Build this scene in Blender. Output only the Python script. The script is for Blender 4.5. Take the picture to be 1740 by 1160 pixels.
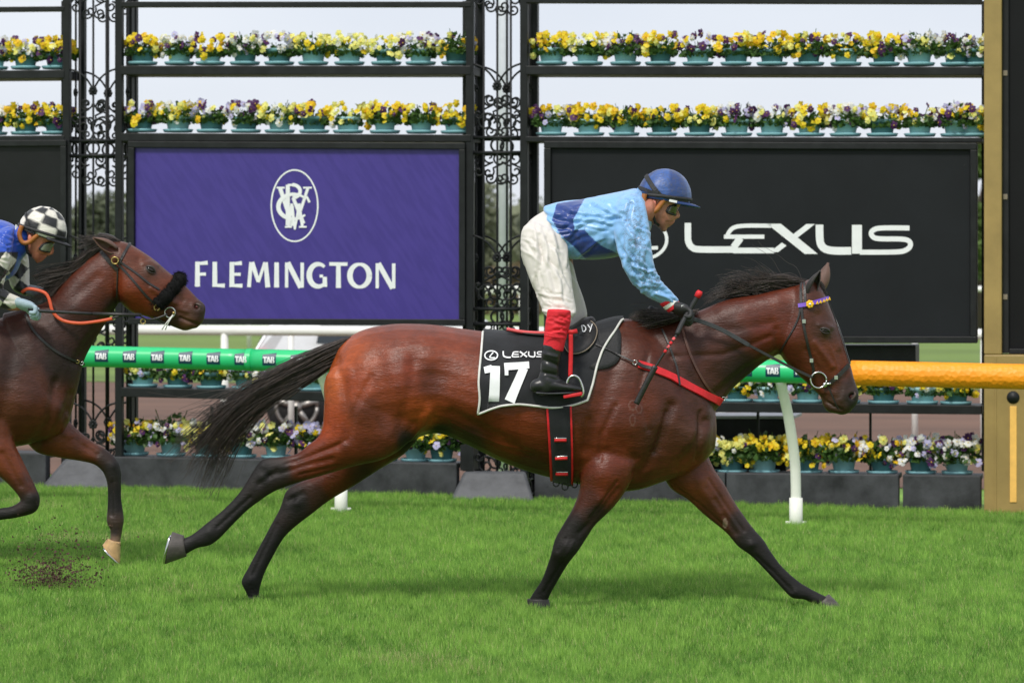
import bpy, bmesh, math, random
import numpy as np
from mathutils import Vector, Matrix
from mathutils.bvhtree import BVHTree
rnd = random.Random(11)
np.random.seed(11)
for o in list(bpy.data.objects):
    bpy.data.objects.remove(o)
scene = bpy.context.scene
col = scene.collection
rad = math.radians

# ------------------------------------------------------------------ camera
FPX, EYE, HOR = 5180.0, 1.6, 435.0        # focal length in photo pixels, eye height, horizon row
cd = bpy.data.cameras.new('camera'); cam = bpy.data.objects.new('camera', cd); col.objects.link(cam)
cam.location = (0, 0, EYE); cam.rotation_euler = (rad(90), 0, 0)
cd.sensor_width = 36; cd.lens = FPX * 36 / 1740
cd.shift_y = -(580 - HOR) / 1740
cd.clip_start = .1; cd.clip_end = 3000
cd.dof.use_dof = True; cd.dof.focus_distance = 13.95; cd.dof.aperture_fstop = 5.0
scene.camera = cam
scene.render.resolution_x, scene.render.resolution_y = 1024, 682
# ------------------------------------------------------------------ sky and sun
SUN_EL, SUN_AZ = 52, 205          # high, from behind the camera and to the left
w = bpy.data.worlds.new('World'); scene.world = w; w.use_nodes = True
nt = w.node_tree; nt.nodes.clear()
sky = nt.nodes.new('ShaderNodeTexSky'); sky.sky_type = 'NISHITA'; sky.sun_disc = False
sky.sun_elevation = rad(SUN_EL); sky.sun_rotation = rad(SUN_AZ)
tc = nt.nodes.new('ShaderNodeTexCoord')
mp = nt.nodes.new('ShaderNodeMapping'); mp.inputs['Scale'].default_value = (1, 1, 2.6)
ns = nt.nodes.new('ShaderNodeTexNoise'); ns.inputs['Scale'].default_value = 2.2; ns.inputs['Detail'].default_value = 5
cr = nt.nodes.new('ShaderNodeValToRGB')
cr.color_ramp.elements[0].position = .30; cr.color_ramp.elements[0].color = (.395, .42, .475, 1)
cr.color_ramp.elements[1].position = .70; cr.color_ramp.elements[1].color = (.53, .545, .575, 1)
sc = nt.nodes.new('ShaderNodeMixRGB'); sc.blend_type = 'MULTIPLY'; sc.inputs[0].default_value = 1
sc.inputs[2].default_value = (10, 10, 10, 1)
mx = nt.nodes.new('ShaderNodeMixRGB'); mx.inputs[0].default_value = .93
bg = nt.nodes.new('ShaderNodeBackground'); bg.inputs[1].default_value = .1
wo = nt.nodes.new('ShaderNodeOutputWorld')
L = nt.links.new
L(tc.outputs['Generated'], mp.inputs[0]); L(mp.outputs[0], ns.inputs[0]); L(ns.outputs[0], cr.inputs[0])
L(cr.outputs[0], sc.inputs[1]); L(sky.outputs[0], mx.inputs[1]); L(sc.outputs[0], mx.inputs[2])
L(mx.outputs[0], bg.inputs[0]); L(bg.outputs[0], wo.inputs[0])
sd = bpy.data.lights.new('sun', 'SUN'); sd.energy = 1.5; sd.angle = rad(11); sd.color = (1, .95, .87)
sun = bpy.data.objects.new('sun', sd); col.objects.link(sun)
sdir = Vector((math.sin(rad(SUN_AZ)) * math.cos(rad(SUN_EL)), math.cos(rad(SUN_AZ)) * math.cos(rad(SUN_EL)), math.sin(rad(SUN_EL))))
sun.rotation_euler = sdir.to_track_quat('Z', 'Y').to_euler(); sun.location = (0, 5, 12)
scene.view_settings.view_transform = 'Standard'; scene.view_settings.look = 'None'
scene.view_settings.exposure = 0.86; scene.view_settings.gamma = 1; scene.view_settings.use_curve_mapping = False
scene.render.engine = 'CYCLES'

# ------------------------------------------------------------------ helpers
def lin(c):
    return tuple(((v / 255) / 12.92 if v / 255 <= .04045 else ((v / 255 + .055) / 1.055) ** 2.4) for v in c)

def P(px, py, Y):
    """point of the world that lies at depth Y behind photo pixel (px, py)"""
    return Vector(((px - 870) / FPX * Y, Y, EYE - (py - HOR) / FPX * Y))

def link(o, parent=None):
    col.objects.link(o)
    if parent is not None:
        o.parent = parent
        o.matrix_parent_inverse = Matrix.Translation(parent.location).inverted()
    return o

def empty(name, loc, label=None, cat=None, group=None):
    o = bpy.data.objects.new(name, None); col.objects.link(o); o.location = loc
    o.empty_display_size = .1
    return tag(o, label, cat, group)

def tag(o, label=None, cat=None, group=None, kind=None):
    if label: o['label'] = label
    if cat: o['category'] = cat
    if group: o['group'] = group
    if kind: o['kind'] = kind
    return o

class MB:
    def __init__(s): s.v = []; s.f = []; s.n = 0
    def add(s, v, f):
        b = s.n
        v = [tuple(p) for p in v]
        s.v += v; s.n += len(v)
        s.f += [tuple(i + b for i in q) for q in f]
        return s
    def box(s, c, d, ax=None):
        """box at centre c with full sizes d; ax = 3 unit axes"""
        c = Vector(c)
        ax = ax or (Vector((1, 0, 0)), Vector((0, 1, 0)), Vector((0, 0, 1)))
        v = []
        for k in range(8):
            sx, sy, sz = (1 if k & 1 else -1), (1 if k & 2 else -1), (1 if k & 4 else -1)
            v.append(c + ax[0] * (sx * d[0] / 2) + ax[1] * (sy * d[1] / 2) + ax[2] * (sz * d[2] / 2))
        return s.add(v, [(0, 2, 3, 1), (4, 5, 7, 6), (0, 1, 5, 4), (2, 6, 7, 3), (0, 4, 6, 2), (1, 3, 7, 5)])
    def tube(s, pts, r, n=8, flat=None, cap=True, up=None):
        """tube along pts; r number or list; flat = (ratio) squash along frame binormal"""
        pts = [Vector(p) for p in pts]; m = len(pts)
        rs = r if isinstance(r, (list, tuple)) else [r] * m
        up = Vector(up) if up is not None else None
        N = None; vv = []
        for i, p in enumerate(pts):
            t = (pts[min(i + 1, m - 1)] - pts[max(i - 1, 0)])
            t = t.normalized() if t.length > 1e-9 else Vector((0, 0, 1))
            if N is None or up is not None:
                a = up if up is not None else (Vector((0, 0, 1)) if abs(t.z) < .9 else Vector((1, 0, 0)))
                N = a - t * a.dot(t); N.normalize()
            else:
                N = N - t * N.dot(t)
                if N.length < 1e-6: N = t.orthogonal()
                N.normalize()
            B = t.cross(N)
            for k in range(n):
                a = 2 * math.pi * k / n
                vv.append(p + N * (math.cos(a) * rs[i] * (flat if flat else 1)) + B * (math.sin(a) * rs[i]))
        f = [(i * n + k, i * n + (k + 1) % n, (i + 1) * n + (k + 1) % n, (i + 1) * n + k) for i in range(m - 1) for k in range(n)]
        if cap:
            f += [tuple(range(n - 1, -1, -1)), tuple((m - 1) * n + k for k in range(n))]
        return s.add(vv, f)
    def strap(s, pts, nrm, wd, th):
        """flat leather-like strap: pts with surface normals nrm, width wd, thickness th"""
        pts = [Vector(p) for p in pts]; m = len(pts); vv = []
        wds = wd if isinstance(wd, (list, tuple)) else [wd] * m
        for i, p in enumerate(pts):
            t = (pts[min(i + 1, m - 1)] - pts[max(i - 1, 0)])
            t = t.normalized() if t.length > 1e-9 else Vector((1, 0, 0))
            n = Vector(nrm[i]); n = (n - t * n.dot(t)); n = n.normalized() if n.length > 1e-6 else t.orthogonal().normalized()
            b = t.cross(n); h = wds[i] / 2
            vv += [p - b * h, p - b * h * .85 + n * th, p + b * h * .85 + n * th, p + b * h]
        f = [(i * 4 + k, i * 4 + (k + 1) % 4, (i + 1) * 4 + (k + 1) % 4, (i + 1) * 4 + k) for i in range(m - 1) for k in range(4)]
        f += [(3, 2, 1, 0), tuple((m - 1) * 4 + k for k in range(4))]
        return s.add(vv, f)
    def loft(s, secs, n=28, sub=4, capk=1.0, ex=1.0):
        """sections (ax,ay,bx,by,halfwidth,Y): two silhouette pixels and the half width in depth"""
        A = np.array([[*P(q[0], q[1], q[5]), *P(q[2], q[3], q[5]), q[4]] for q in secs], float)
        m = len(A); out = []
        for i in range(m - 1):
            p0, p1, p2, p3 = A[max(i - 1, 0)], A[i], A[i + 1], A[min(i + 2, m - 1)]
            for j in range(sub):
                t = j / sub
                out.append(.5 * ((2 * p1) + (-p0 + p2) * t + (2 * p0 - 5 * p1 + 4 * p2 - p3) * t * t + (-p0 + 3 * p1 - 3 * p2 + p3) * t ** 3))
        out.append(A[-1]); out = np.array(out)
        rings = []
        def ring(c, h, hw): rings.append((c, h, hw))
        C = (out[:, :3] + out[:, 3:6]) / 2; Hh = (out[:, :3] - out[:, 3:6]) / 2
        d0 = C[0] - C[1]; d0 /= max(np.linalg.norm(d0), 1e-9); d1 = C[-1] - C[-2]; d1 /= max(np.linalg.norm(d1), 1e-9)
        for k in (.95, .75, .45):
            r = min(np.linalg.norm(Hh[0]), out[0, 6]) * capk
            ring(C[0] + d0 * k * r, Hh[0] * math.sqrt(1 - k * k), out[0, 6] * math.sqrt(1 - k * k))
        for i in range(len(out)): ring(C[i], Hh[i], out[i, 6])
        for k in (.45, .75, .95):
            r = min(np.linalg.norm(Hh[-1]), out[-1, 6]) * capk
            ring(C[-1] + d1 * k * r, Hh[-1] * math.sqrt(1 - k * k), out[-1, 6] * math.sqrt(1 - k * k))
        vv = []
        for c, h, hw in rings:
            for k in range(n):
                a = 2 * math.pi * k / n
                ca, sa = math.cos(a), math.sin(a)
                if ex != 1.0:
                    ca = math.copysign(abs(ca) ** ex, ca); sa = math.copysign(abs(sa) ** ex, sa)
                vv.append(c + h * ca + np.array((0, hw * sa, 0)))
        q = len(rings)
        f = [(i * n + k, i * n + (k + 1) % n, (i + 1) * n + (k + 1) % n, (i + 1) * n + k) for i in range(q - 1) for k in range(n)]
        f += [tuple(range(n - 1, -1, -1)), tuple((q - 1) * n + k for k in range(n))]
        return s.add(vv, f)
    def ball(s, c, r, nu=12, nv=8, ax=None):
        c = Vector(c); r = r if isinstance(r, (tuple, list)) else (r, r, r)
        ax = ax or (Vector((1, 0, 0)), Vector((0, 1, 0)), Vector((0, 0, 1)))
        vv = [c + ax[2] * r[2]]
        for i in range(1, nv):
            b = math.pi * i / nv
            for k in range(nu):
                a = 2 * math.pi * k / nu
                vv.append(c + ax[0] * (r[0] * math.sin(b) * math.cos(a)) + ax[1] * (r[1] * math.sin(b) * math.sin(a)) + ax[2] * (r[2] * math.cos(b)))
        vv.append(c - ax[2] * r[2])
        f = [(0, 1 + k, 1 + (k + 1) % nu) for k in range(nu)]
        for i in range(nv - 2):
            f += [(1 + i * nu + k, 1 + (i + 1) * nu + k, 1 + (i + 1) * nu + (k + 1) % nu, 1 + i * nu + (k + 1) % nu) for k in range(nu)]
        e = len(vv) - 1; b0 = 1 + (nv - 2) * nu
        f += [(b0 + k, e, b0 + (k + 1) % nu) for k in range(nu)]
        return s.add(vv, f)
    def mesh(s, name, m=None, smooth=True):
        me = bpy.data.meshes.new(name); me.from_pydata(s.v, [], s.f); me.update()
        if smooth: me.polygons.foreach_set('use_smooth', [True] * len(me.polygons))
        if m: me.materials.append(m)
        return me
    def build(s, name, m, parent=None, smooth=True):
        o = bpy.data.objects.new(name, s.mesh(name, m, smooth))
        return link(o, parent)

def bevel(o, w=.004, seg=2):
    b = o.modifiers.new('bevel', 'BEVEL'); b.width = w; b.segments = seg; b.limit_method = 'ANGLE'; b.angle_limit = rad(40)
    return o

def fuse(mb, name, voxel, smooth=6, lam=.5):
    """one continuous skin from overlapping closed lofts; returns (mesh, verts, normals)"""
    me = mb.mesh('tmp'); o = bpy.data.objects.new('tmp', me); col.objects.link(o)
    r = o.modifiers.new('r', 'REMESH'); r.mode = 'VOXEL'; r.voxel_size = voxel; r.use_smooth_shade = True
    dg = bpy.context.evaluated_depsgraph_get(); dg.update()
    out = bpy.data.meshes.new_from_object(o.evaluated_get(dg)); out.name = name
    bpy.data.objects.remove(o); bpy.data.meshes.remove(me)
    n = len(out.vertices)
    v = np.empty(n * 3); out.vertices.foreach_get('co', v); v = v.reshape(-1, 3)
    e = np.empty(len(out.edges) * 2, np.int64); out.edges.foreach_get('vertices', e); e = e.reshape(-1, 2)
    def lap(x, k, lm):
        deg = np.bincount(e.ravel(), minlength=n).clip(1)[:, None]
        for _ in range(k):
            s = np.zeros_like(x)
            for c in range(x.shape[1]):
                s[:, c] = np.bincount(e[:, 0], x[e[:, 1], c], n) + np.bincount(e[:, 1], x[e[:, 0], c], n)
            x = x + lm * (s / deg - x)
        return x
    v = lap(v, smooth, lam)
    out.vertices.foreach_set('co', v.ravel()); out.update()
    return out, v, lap

def normals(me):
    n = np.empty(len(me.vertices) * 3); me.vertices.foreach_get('normal', n); return n.reshape(-1, 3)

def pix(v):
    return 870 + v[:, 0] / v[:, 1] * FPX, HOR + (EYE - v[:, 2]) / v[:, 1] * FPX

def seg_dist(px, py, pts):
    d = np.full(px.shape, 1e9)
    if len(pts) == 1:
        return np.hypot(px - pts[0][0], py - pts[0][1])
    for (ax, ay), (bx, by) in zip(pts, pts[1:]):
        dx, dy = bx - ax, by - ay; L2 = dx * dx + dy * dy + 1e-9
        t = np.clip(((px - ax) * dx + (py - ay) * dy) / L2, 0, 1)
        d = np.minimum(d, np.hypot(px - ax - t * dx, py - ay - t * dy))
    return d

def sculpt(me, v, strokes, power=.5):
    """push the skin in or out along strokes given in photo pixels; sides only (both flanks)"""
    nn = normals(me); px, py = pix(v); wy = np.abs(nn[:, 1]) ** power
    disp = np.zeros(len(v))
    for pts, r, a in strokes:
        d = seg_dist(px, py, pts); k = d < r * 3
        disp[k] += a * np.exp(-(d[k] / r) ** 2) * wy[k]
    v = v + nn * disp[:, None]
    me.vertices.foreach_set('co', v.ravel()); me.update()
    return v

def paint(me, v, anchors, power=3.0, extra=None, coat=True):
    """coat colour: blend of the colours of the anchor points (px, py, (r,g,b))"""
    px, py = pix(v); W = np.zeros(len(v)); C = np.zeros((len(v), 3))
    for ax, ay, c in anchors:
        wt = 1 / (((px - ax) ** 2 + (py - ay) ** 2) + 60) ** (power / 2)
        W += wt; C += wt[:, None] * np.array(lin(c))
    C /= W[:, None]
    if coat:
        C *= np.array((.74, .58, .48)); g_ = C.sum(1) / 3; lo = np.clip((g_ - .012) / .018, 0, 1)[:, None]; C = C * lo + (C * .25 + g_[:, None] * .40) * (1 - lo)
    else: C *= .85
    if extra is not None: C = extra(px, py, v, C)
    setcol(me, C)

def setcol(me, C):
    a = me.color_attributes.get('coat') or me.color_attributes.new('coat', 'FLOAT_COLOR', 'POINT')
    a.data.foreach_set('color', np.hstack([C, np.ones((len(C), 1))]).astype(np.float32).ravel())

def inpoly(px, py, poly):
    r = np.zeros(len(px), bool); n = len(poly)
    for i in range(n):
        x0, y0 = poly[i]; x1, y1 = poly[(i + 1) % n]
        c = ((y0 > py) != (y1 > py)) & (px < (x1 - x0) * (py - y0) / (y1 - y0 + 1e-12) + x0)
        r ^= c
    return r

def bvh_of(*meshes):
    V = []; F = []
    for me in meshes:
        b = len(V); V += [v.co.copy() for v in me.vertices]; F += [tuple(i + b for i in p.vertices) for p in me.polygons]
    return BVHTree.FromPolygons(V, F)

def hit(bvh, px, py, off=0.0, Y=14.0, nudge=True):
    """point on the near side of a skin behind photo pixel (px,py), lifted off along its normal"""
    o = Vector((0, 0, EYE)); d = (P(px, py, Y) - o).normalized()
    r = bvh.ray_cast(o, d)
    if r[0] is None:
        q = bvh.find_nearest(P(px, py, Y))
        n = q[1]; return q[0] + n * off, n
    n = r[1] if r[1].dot(d) < 0 else -r[1]
    return r[0] + n * off, n

def dense(pts, step):
    """resample a polyline (2D or 3D tuples) with a Catmull-Rom curve"""
    A = np.array(pts, float); m = len(A); out = []
    for i in range(m - 1):
        p0, p1, p2, p3 = A[max(i - 1, 0)], A[i], A[i + 1], A[min(i + 2, m - 1)]
        k = max(1, int(np.linalg.norm(p2 - p1) / step))
        for j in range(k):
            t = j / k
            out.append(.5 * ((2 * p1) + (-p0 + p2) * t + (2 * p0 - 5 * p1 + 4 * p2 - p3) * t * t + (-p0 + 3 * p1 - 3 * p2 + p3) * t ** 3))
    out.append(A[-1])
    return [tuple(q) for q in out]

# ------------------------------------------------------------------ materials
def M(name, c, rough=.6, metal=0., var=.18, vs=14., bump=0., bs=120., spec=.5, c2=None, coat=0., trans=0., sheen=0., attr=False, stretch=None, rv=0.):
    m = bpy.data.materials.new(name); m.use_nodes = True; t = m.node_tree; N = t.nodes; b = N['Principled BSDF']
    b.inputs['Roughness'].default_value = rough; b.inputs['Metallic'].default_value = metal
    b.inputs['Specular IOR Level'].default_value = spec
    b.inputs['Coat Weight'].default_value = coat; b.inputs['Coat Roughness'].default_value = .25
    b.inputs['Sheen Weight'].default_value = sheen
    tcn = N.new('ShaderNodeTexCoord'); src = tcn.outputs['Object']
    if stretch:
        mm = N.new('ShaderNodeMapping'); mm.inputs['Scale'].default_value = stretch; t.links.new(src, mm.inputs[0]); src = mm.outputs[0]
    n1 = N.new('ShaderNodeTexNoise'); n1.inputs['Scale'].default_value = vs; n1.inputs['Detail'].default_value = 6; n1.inputs['Roughness'].default_value = .65
    t.links.new(src, n1.inputs[0])
    rp = N.new('ShaderNodeMapRange'); rp.inputs[1].default_value = .3; rp.inputs[2].default_value = .7
    t.links.new(n1.outputs[0], rp.inputs[0])
    mixn = N.new('ShaderNodeMixRGB')
    t.links.new(rp.outputs[0], mixn.inputs[0])
    if attr:
        at = N.new('ShaderNodeAttribute'); at.attribute_name = 'coat'
        for i, k in ((1, 1 - var), (2, 1 + var)):
            mu = N.new('ShaderNodeMixRGB'); mu.blend_type = 'MULTIPLY'; mu.inputs[0].default_value = 1
            mu.inputs[2].default_value = (k, k, k, 1); t.links.new(at.outputs[0], mu.inputs[1]); t.links.new(mu.outputs[0], mixn.inputs[i])
    else:
        a = tuple(max(0, x * (1 - var)) for x in c); bb = tuple(min(1, x * (1 + var)) for x in c) if c2 is None else c2
        mixn.inputs[1].default_value = (*a, 1); mixn.inputs[2].default_value = (*bb, 1)
    t.links.new(mixn.outputs[0], b.inputs['Base Color'])
    if rv:
        rr = N.new('ShaderNodeMapRange'); rr.inputs[3].default_value = rough - rv; rr.inputs[4].default_value = rough + rv
        t.links.new(rp.outputs[0], rr.inputs[0]); t.links.new(rr.outputs[0], b.inputs['Roughness'])
    if bump:
        n2 = N.new('ShaderNodeTexNoise'); n2.inputs['Scale'].default_value = bs; n2.inputs['Detail'].default_value = 4
        t.links.new(src, n2.inputs[0])
        bp = N.new('ShaderNodeBump'); bp.inputs['Strength'].default_value = min(1, bump); bp.inputs['Distance'].default_value = .004
        t.links.new(n2.outputs[0], bp.inputs['Height']); t.links.new(bp.outputs[0], b.inputs['Normal'])
    if trans:
        tr = N.new('ShaderNodeBsdfTranslucent'); ms = N.new('ShaderNodeMixShader'); ms.inputs[0].default_value = trans
        t.links.new(mixn.outputs[0], tr.inputs[0]); out = N['Material Output']
        t.links.new(b.outputs[0], ms.inputs[1]); t.links.new(tr.outputs[0], ms.inputs[2]); t.links.new(ms.outputs[0], out.inputs[0])
    return m

def spatter(m, amount=.5, scale=60, colr=(.10, .075, .05), lo=.58, hi=.70):
    """mud thrown up by the field: fine dots over a material"""
    t = m.node_tree; N = t.nodes; b = N['Principled BSDF']; lk = b.inputs['Base Color'].links[0]; s = lk.from_socket
    tcn = N.new('ShaderNodeTexCoord')
    n1 = N.new('ShaderNodeTexNoise'); n1.inputs['Scale'].default_value = scale; n1.inputs['Detail'].default_value = 7; n1.inputs['Roughness'].default_value = .75
    n2 = N.new('ShaderNodeTexNoise'); n2.inputs['Scale'].default_value = 4.5; n2.inputs['Detail'].default_value = 2
    t.links.new(tcn.outputs['Object'], n1.inputs[0]); t.links.new(tcn.outputs['Object'], n2.inputs[0])
    r1 = N.new('ShaderNodeMapRange'); r1.inputs[1].default_value = lo; r1.inputs[2].default_value = hi; r1.inputs[4].default_value = amount
    r2 = N.new('ShaderNodeMapRange'); r2.inputs[1].default_value = .42; r2.inputs[2].default_value = .62
    t.links.new(n1.outputs[0], r1.inputs[0]); t.links.new(n2.outputs[0], r2.inputs[0])
    mu = N.new('ShaderNodeMath'); mu.operation = 'MULTIPLY'; t.links.new(r1.outputs[0], mu.inputs[0]); t.links.new(r2.outputs[0], mu.inputs[1])
    mx = N.new('ShaderNodeMixRGB'); mx.inputs[2].default_value = (*colr, 1)
    t.links.new(mu.outputs[0], mx.inputs[0]); t.links.new(s, mx.inputs[1]); t.links.new(mx.outputs[0], b.inputs['Base Color'])
    return m

MAT = {}
MAT['black_paint'] = M('black_paint', (.010, .011, .012), .5, spec=.3, var=.5, vs=9, bump=.15, bs=40)
MAT['iron'] = M('wrought_iron', (.008, .009, .010), .5, var=.4, spec=.3)
MAT['rubber'] = M('black_boards', (.046, .048, .053), .62, spec=.3, var=.55, vs=5, bump=.4, bs=30, rv=.15)
MAT['gold'] = M('gold_paint', (.31, .215, .07), .55, var=.16, vs=4, bump=.12, bs=60)
MAT['cream'] = M('post_strip', lin((244, 190, 98)), .5, var=.12)
MAT['white'] = M('white_paint', (.80, .80, .77), .4, var=.05)
MAT['white_print'] = M('white_print', (.80, .81, .83), .5, var=.05)
MAT['post_white'] = M('rail_post_white', (.84, .85, .78), .4, var=.06, vs=6)
MAT['chrome'] = M('steel', (.6, .6, .6), .22, metal=1, var=.1)
MAT['leather'] = M('black_leather', (.018, .016, .016), .42, var=.35, vs=40, bump=.3, bs=200)
MAT['brown_leather'] = M('brown_leather', (.085, .032, .020), .45, var=.3, vs=40, bump=.3, bs=200)
# ------------------------------------------------------------------ frame of the fence (runs 12 degrees out of the picture plane)
TH = math.atan2(1.33, 6.225)
U = Vector((math.cos(TH), -math.sin(TH), -.0107)).normalized(); W = Vector((math.sin(TH), math.cos(TH), 0)); ZU = Vector((0, 0, 1))
O = Vector((-3.275, 20.69, .042))
def gz(x, y=20.): return .007 - .0107 * max(-14, min(14, x)) - .0042 * max(0, min(12, 19.5 - y))
def FP(px, py, w=0.):
    d = Vector(((px - 870) / FPX, 1, (HOR - py) / FPX))
    t = (O + W * w).dot(W) / d.dot(W)
    return d * t + Vector((0, 0, EYE))
def slab(mb, x0, t0, b0, x1, t1, b1, w0, w1):
    """prism with front corners at photo pixels, from depth w0 to w1 behind the fence line"""
    f = [FP(x0, b0, w0), FP(x1, b1, w0), FP(x1, t1, w0), FP(x0, t0, w0)]
    v = f + [p + W * (w1 - w0) for p in f]
    return mb.add(v, [(0, 1, 2, 3), (7, 6, 5, 4), (0, 4, 5, 1), (1, 5, 6, 2), (2, 6, 7, 3), (3, 7, 4, 0)])

# ------------------------------------------------------------------ ground
def ground_z(x, y):
    base = gz(x, y)
    wv = (Vector((x, y, 0)) - O).dot(W)
    k = min(1, max(0, (wv - .6) / 3.0)); k = k * k * (3 - 2 * k)
    return base * (1 - k) + (-.30) * k
xs = [-900, -400, -150, -60, -30] + [i * 1.0 for i in range(-16, 17)] + [30, 60, 150, 400, 900]
ys = [-300, -60, -10] + [i * 1.0 for i in range(0, 40)] + [50, 70, 100, 160, 300, 600, 1500]
gm = MB(); nx = len(xs)
gm.add([(x, y, ground_z(x, y)) for y in ys for x in xs],
       [(j * nx + i, j * nx + i + 1, (j + 1) * nx + i + 1, (j + 1) * nx + i) for j in range(len(ys) - 1) for i in range(nx - 1)])
MAT['turf'] = M('turf', (.13, .26, .03), .9, var=.35, vs=2.5, bump=.6, bs=70, c2=(.20, .37, .045))
tag(gm.build('ground', MAT['turf']), kind='structure')

# mown grass: blades in view, countless
def grass():
    n = 1400000
    Y = 10.7 + (20.6 - 10.7) * np.random.rand(n) ** 1.12
    X = (np.random.rand(n) * 2 - 1) * (Y * .168 + .6)
    ok = (X - O.x) * W.x + (Y - O.y) * W.y < -.02
    X, Y = X[ok], Y[ok]; n = len(X)
    Z = .007 - .0107 * np.clip(X, -14, 14) - .0042 * np.clip(19.5 - Y, 0, 12)
    # patchy height and colour, combed by mowing and hooves
    def field(fx, fy, s): return np.sin(X * fx + s + 1.7 * np.sin(Y * fy * .7 + s * 2)) * np.cos(Y * fy + s * 3 + 1.3 * np.sin(X * fx * .8))
    pat = .5 + .5 * (.45 * field(1.3, 1.1, .3) + .35 * field(4.3, 3.1, 1.9) + .35 * field(10, 8, 4.))
    tuft = np.clip(.5 + .42 * field(27, 21, 2.2) + .28 * field(57, 43, 7.1), 0, 1)
    h = (.016 + .026 * np.random.rand(n)) * (.45 + .45 * pat + .70 * tuft)
    a = np.random.rand(n) * 2 * np.pi
    lean = (.006 + .026 * np.random.rand(n)); la = a + np.pi / 2 + .5 * np.random.randn(n) + .8 * pat
    wd = .0012 + .0015 * np.random.rand(n)
    dx, dy = np.cos(a) * wd, np.sin(a) * wd; lx, ly = np.cos(la) * lean, np.sin(la) * lean + .004
    V = np.empty((n, 3, 3), np.float32)
    V[:, 0] = np.stack([X - dx, Y - dy, Z - .004], 1); V[:, 1] = np.stack([X + dx, Y + dy, Z - .004], 1)
    V[:, 2] = np.stack([X + lx, Y + ly, Z + h], 1)
    me = bpy.data.meshes.new('grass'); me.vertices.add(n * 3); me.vertices.foreach_set('co', V.ravel())
    me.loops.add(n * 3); me.loops.foreach_set('vertex_index', np.arange(n * 3, dtype=np.int32))
    me.polygons.add(n); me.polygons.foreach_set('loop_start', np.arange(0, n * 3, 3, dtype=np.int32))
    me.update(calc_edges=True)
    base = np.array([[.365, .605, .118]]); dry = np.array([[.56, .53, .26]]); dark = np.array([[.080, .215, .034]])
    k = np.clip(-.02 + .45 * pat + .55 * tuft + .25 * np.random.randn(n), 0, 1)[:, None]
    C = dark * (1 - k) + base * k
    worn = np.clip(field(.9, 1.4, 5.) * field(2.7, 2.2, .8) * 1.5 - .55, 0, 1)
    dr = (np.random.rand(n) < .04 + .22 * worn)[:, None]; C = np.where(dr, dry, C) * (.8 + .4 * np.random.rand(n))[:, None]
    setcol(me, np.repeat(C, 3, axis=0))
    m = M('grass_blade', (0, 0, 0), .6, attr=True, var=.10, vs=2, trans=.42, spec=.2)
    me.materials.append(m)
    o = bpy.data.objects.new('grass', me); col.objects.link(o)
    tag(o, 'short bright green racecourse turf', 'grass', kind='stuff')
grass()

# sand track and infield lawn behind the fence
def strip(name, w0, w1, z, m, lab=None, u0=-60, u1=60, nseg=1):
    mb = MB(); pts = []
    for ww in (w0, w1):
        for u in (u0, u1):
            p = O + W * ww + U * u; pts.append((p.x, p.y, z))
    mb.add(pts, [(0, 1, 3, 2)])
    return tag(mb.build(name, m), kind='structure')
MAT['sand'] = M('sand_track', lin((100, 73, 58)), .9, var=.32, vs=1.4, bump=.5, bs=9, stretch=(.3, 1, 1))
MAT['lawn'] = M('infield_lawn', (.13, .20, .035), .95, var=.25, vs=.5, stretch=(.15, 1, 1))
strip('sand_track', 5.5, 24, -.292, MAT['sand'])
strip('infield_lawn', 24.2, 160, -.290, MAT['lawn'], u0=-160, u1=160)

# ------------------------------------------------------------------ 2D lettering: each glyph = list of strokes; each stroke a strip of quads in (x, y)
def s_bar(x0, y0, x1, y1, w0, w1=None):
    w1 = w0 if w1 is None else w1
    d = math.hypot(x1 - x0, y1 - y0); nx_, ny_ = -(y1 - y0) / d, (x1 - x0) / d
    k = 6; L_, R_ = [], []
    for i in range(k + 1):
        t = i / k; x = x0 + (x1 - x0) * t; y = y0 + (y1 - y0) * t; ww = (w0 + (w1 - w0) * t) / 2
        L_.append((x + nx_ * ww, y + ny_ * ww)); R_.append((x - nx_ * ww, y - ny_ * ww))
    return L_, R_
def s_poly(pts, w, step=2.):
    pts = dense(pts, step) if step else pts; L_, R_ = [], []; m = len(pts)
    for i, (x, y) in enumerate(pts):
        ax, ay = pts[max(i - 1, 0)]; bx, by = pts[min(i + 1, m - 1)]; d = math.hypot(bx - ax, by - ay) or 1
        ww = (w if not callable(w) else w(i / (m - 1))) / 2
        L_.append((x - (by - ay) / d * ww, y + (bx - ax) / d * ww)); R_.append((x + (by - ay) / d * ww, y - (bx - ax) / d * ww))
    return L_, R_
def s_arc(cx, cy, rx, ry, a0, a1, w, k=28):
    return s_poly([(cx + rx * math.cos(rad(a0 + (a1 - a0) * i / k)), cy - ry * math.sin(rad(a0 + (a1 - a0) * i / k))) for i in range(k + 1)], w, None)
def glyph(strokes, fmap, name, m, parent, lift=.0004):
    """flat print: strokes mapped into the world by fmap(x, y, lift)"""
    mb = MB()
    for i, (L_, R_) in enumerate(strokes):
        n = len(L_)
        v = [fmap(x, y, lift * (i + 1)) for x, y in L_] + [fmap(x, y, lift * (i + 1)) for x, y in R_]
        mb.add(v, [(j, j + 1, n + j + 1, n + j) for j in range(n - 1)])
    return mb.build(name, m, parent, smooth=True)

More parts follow.
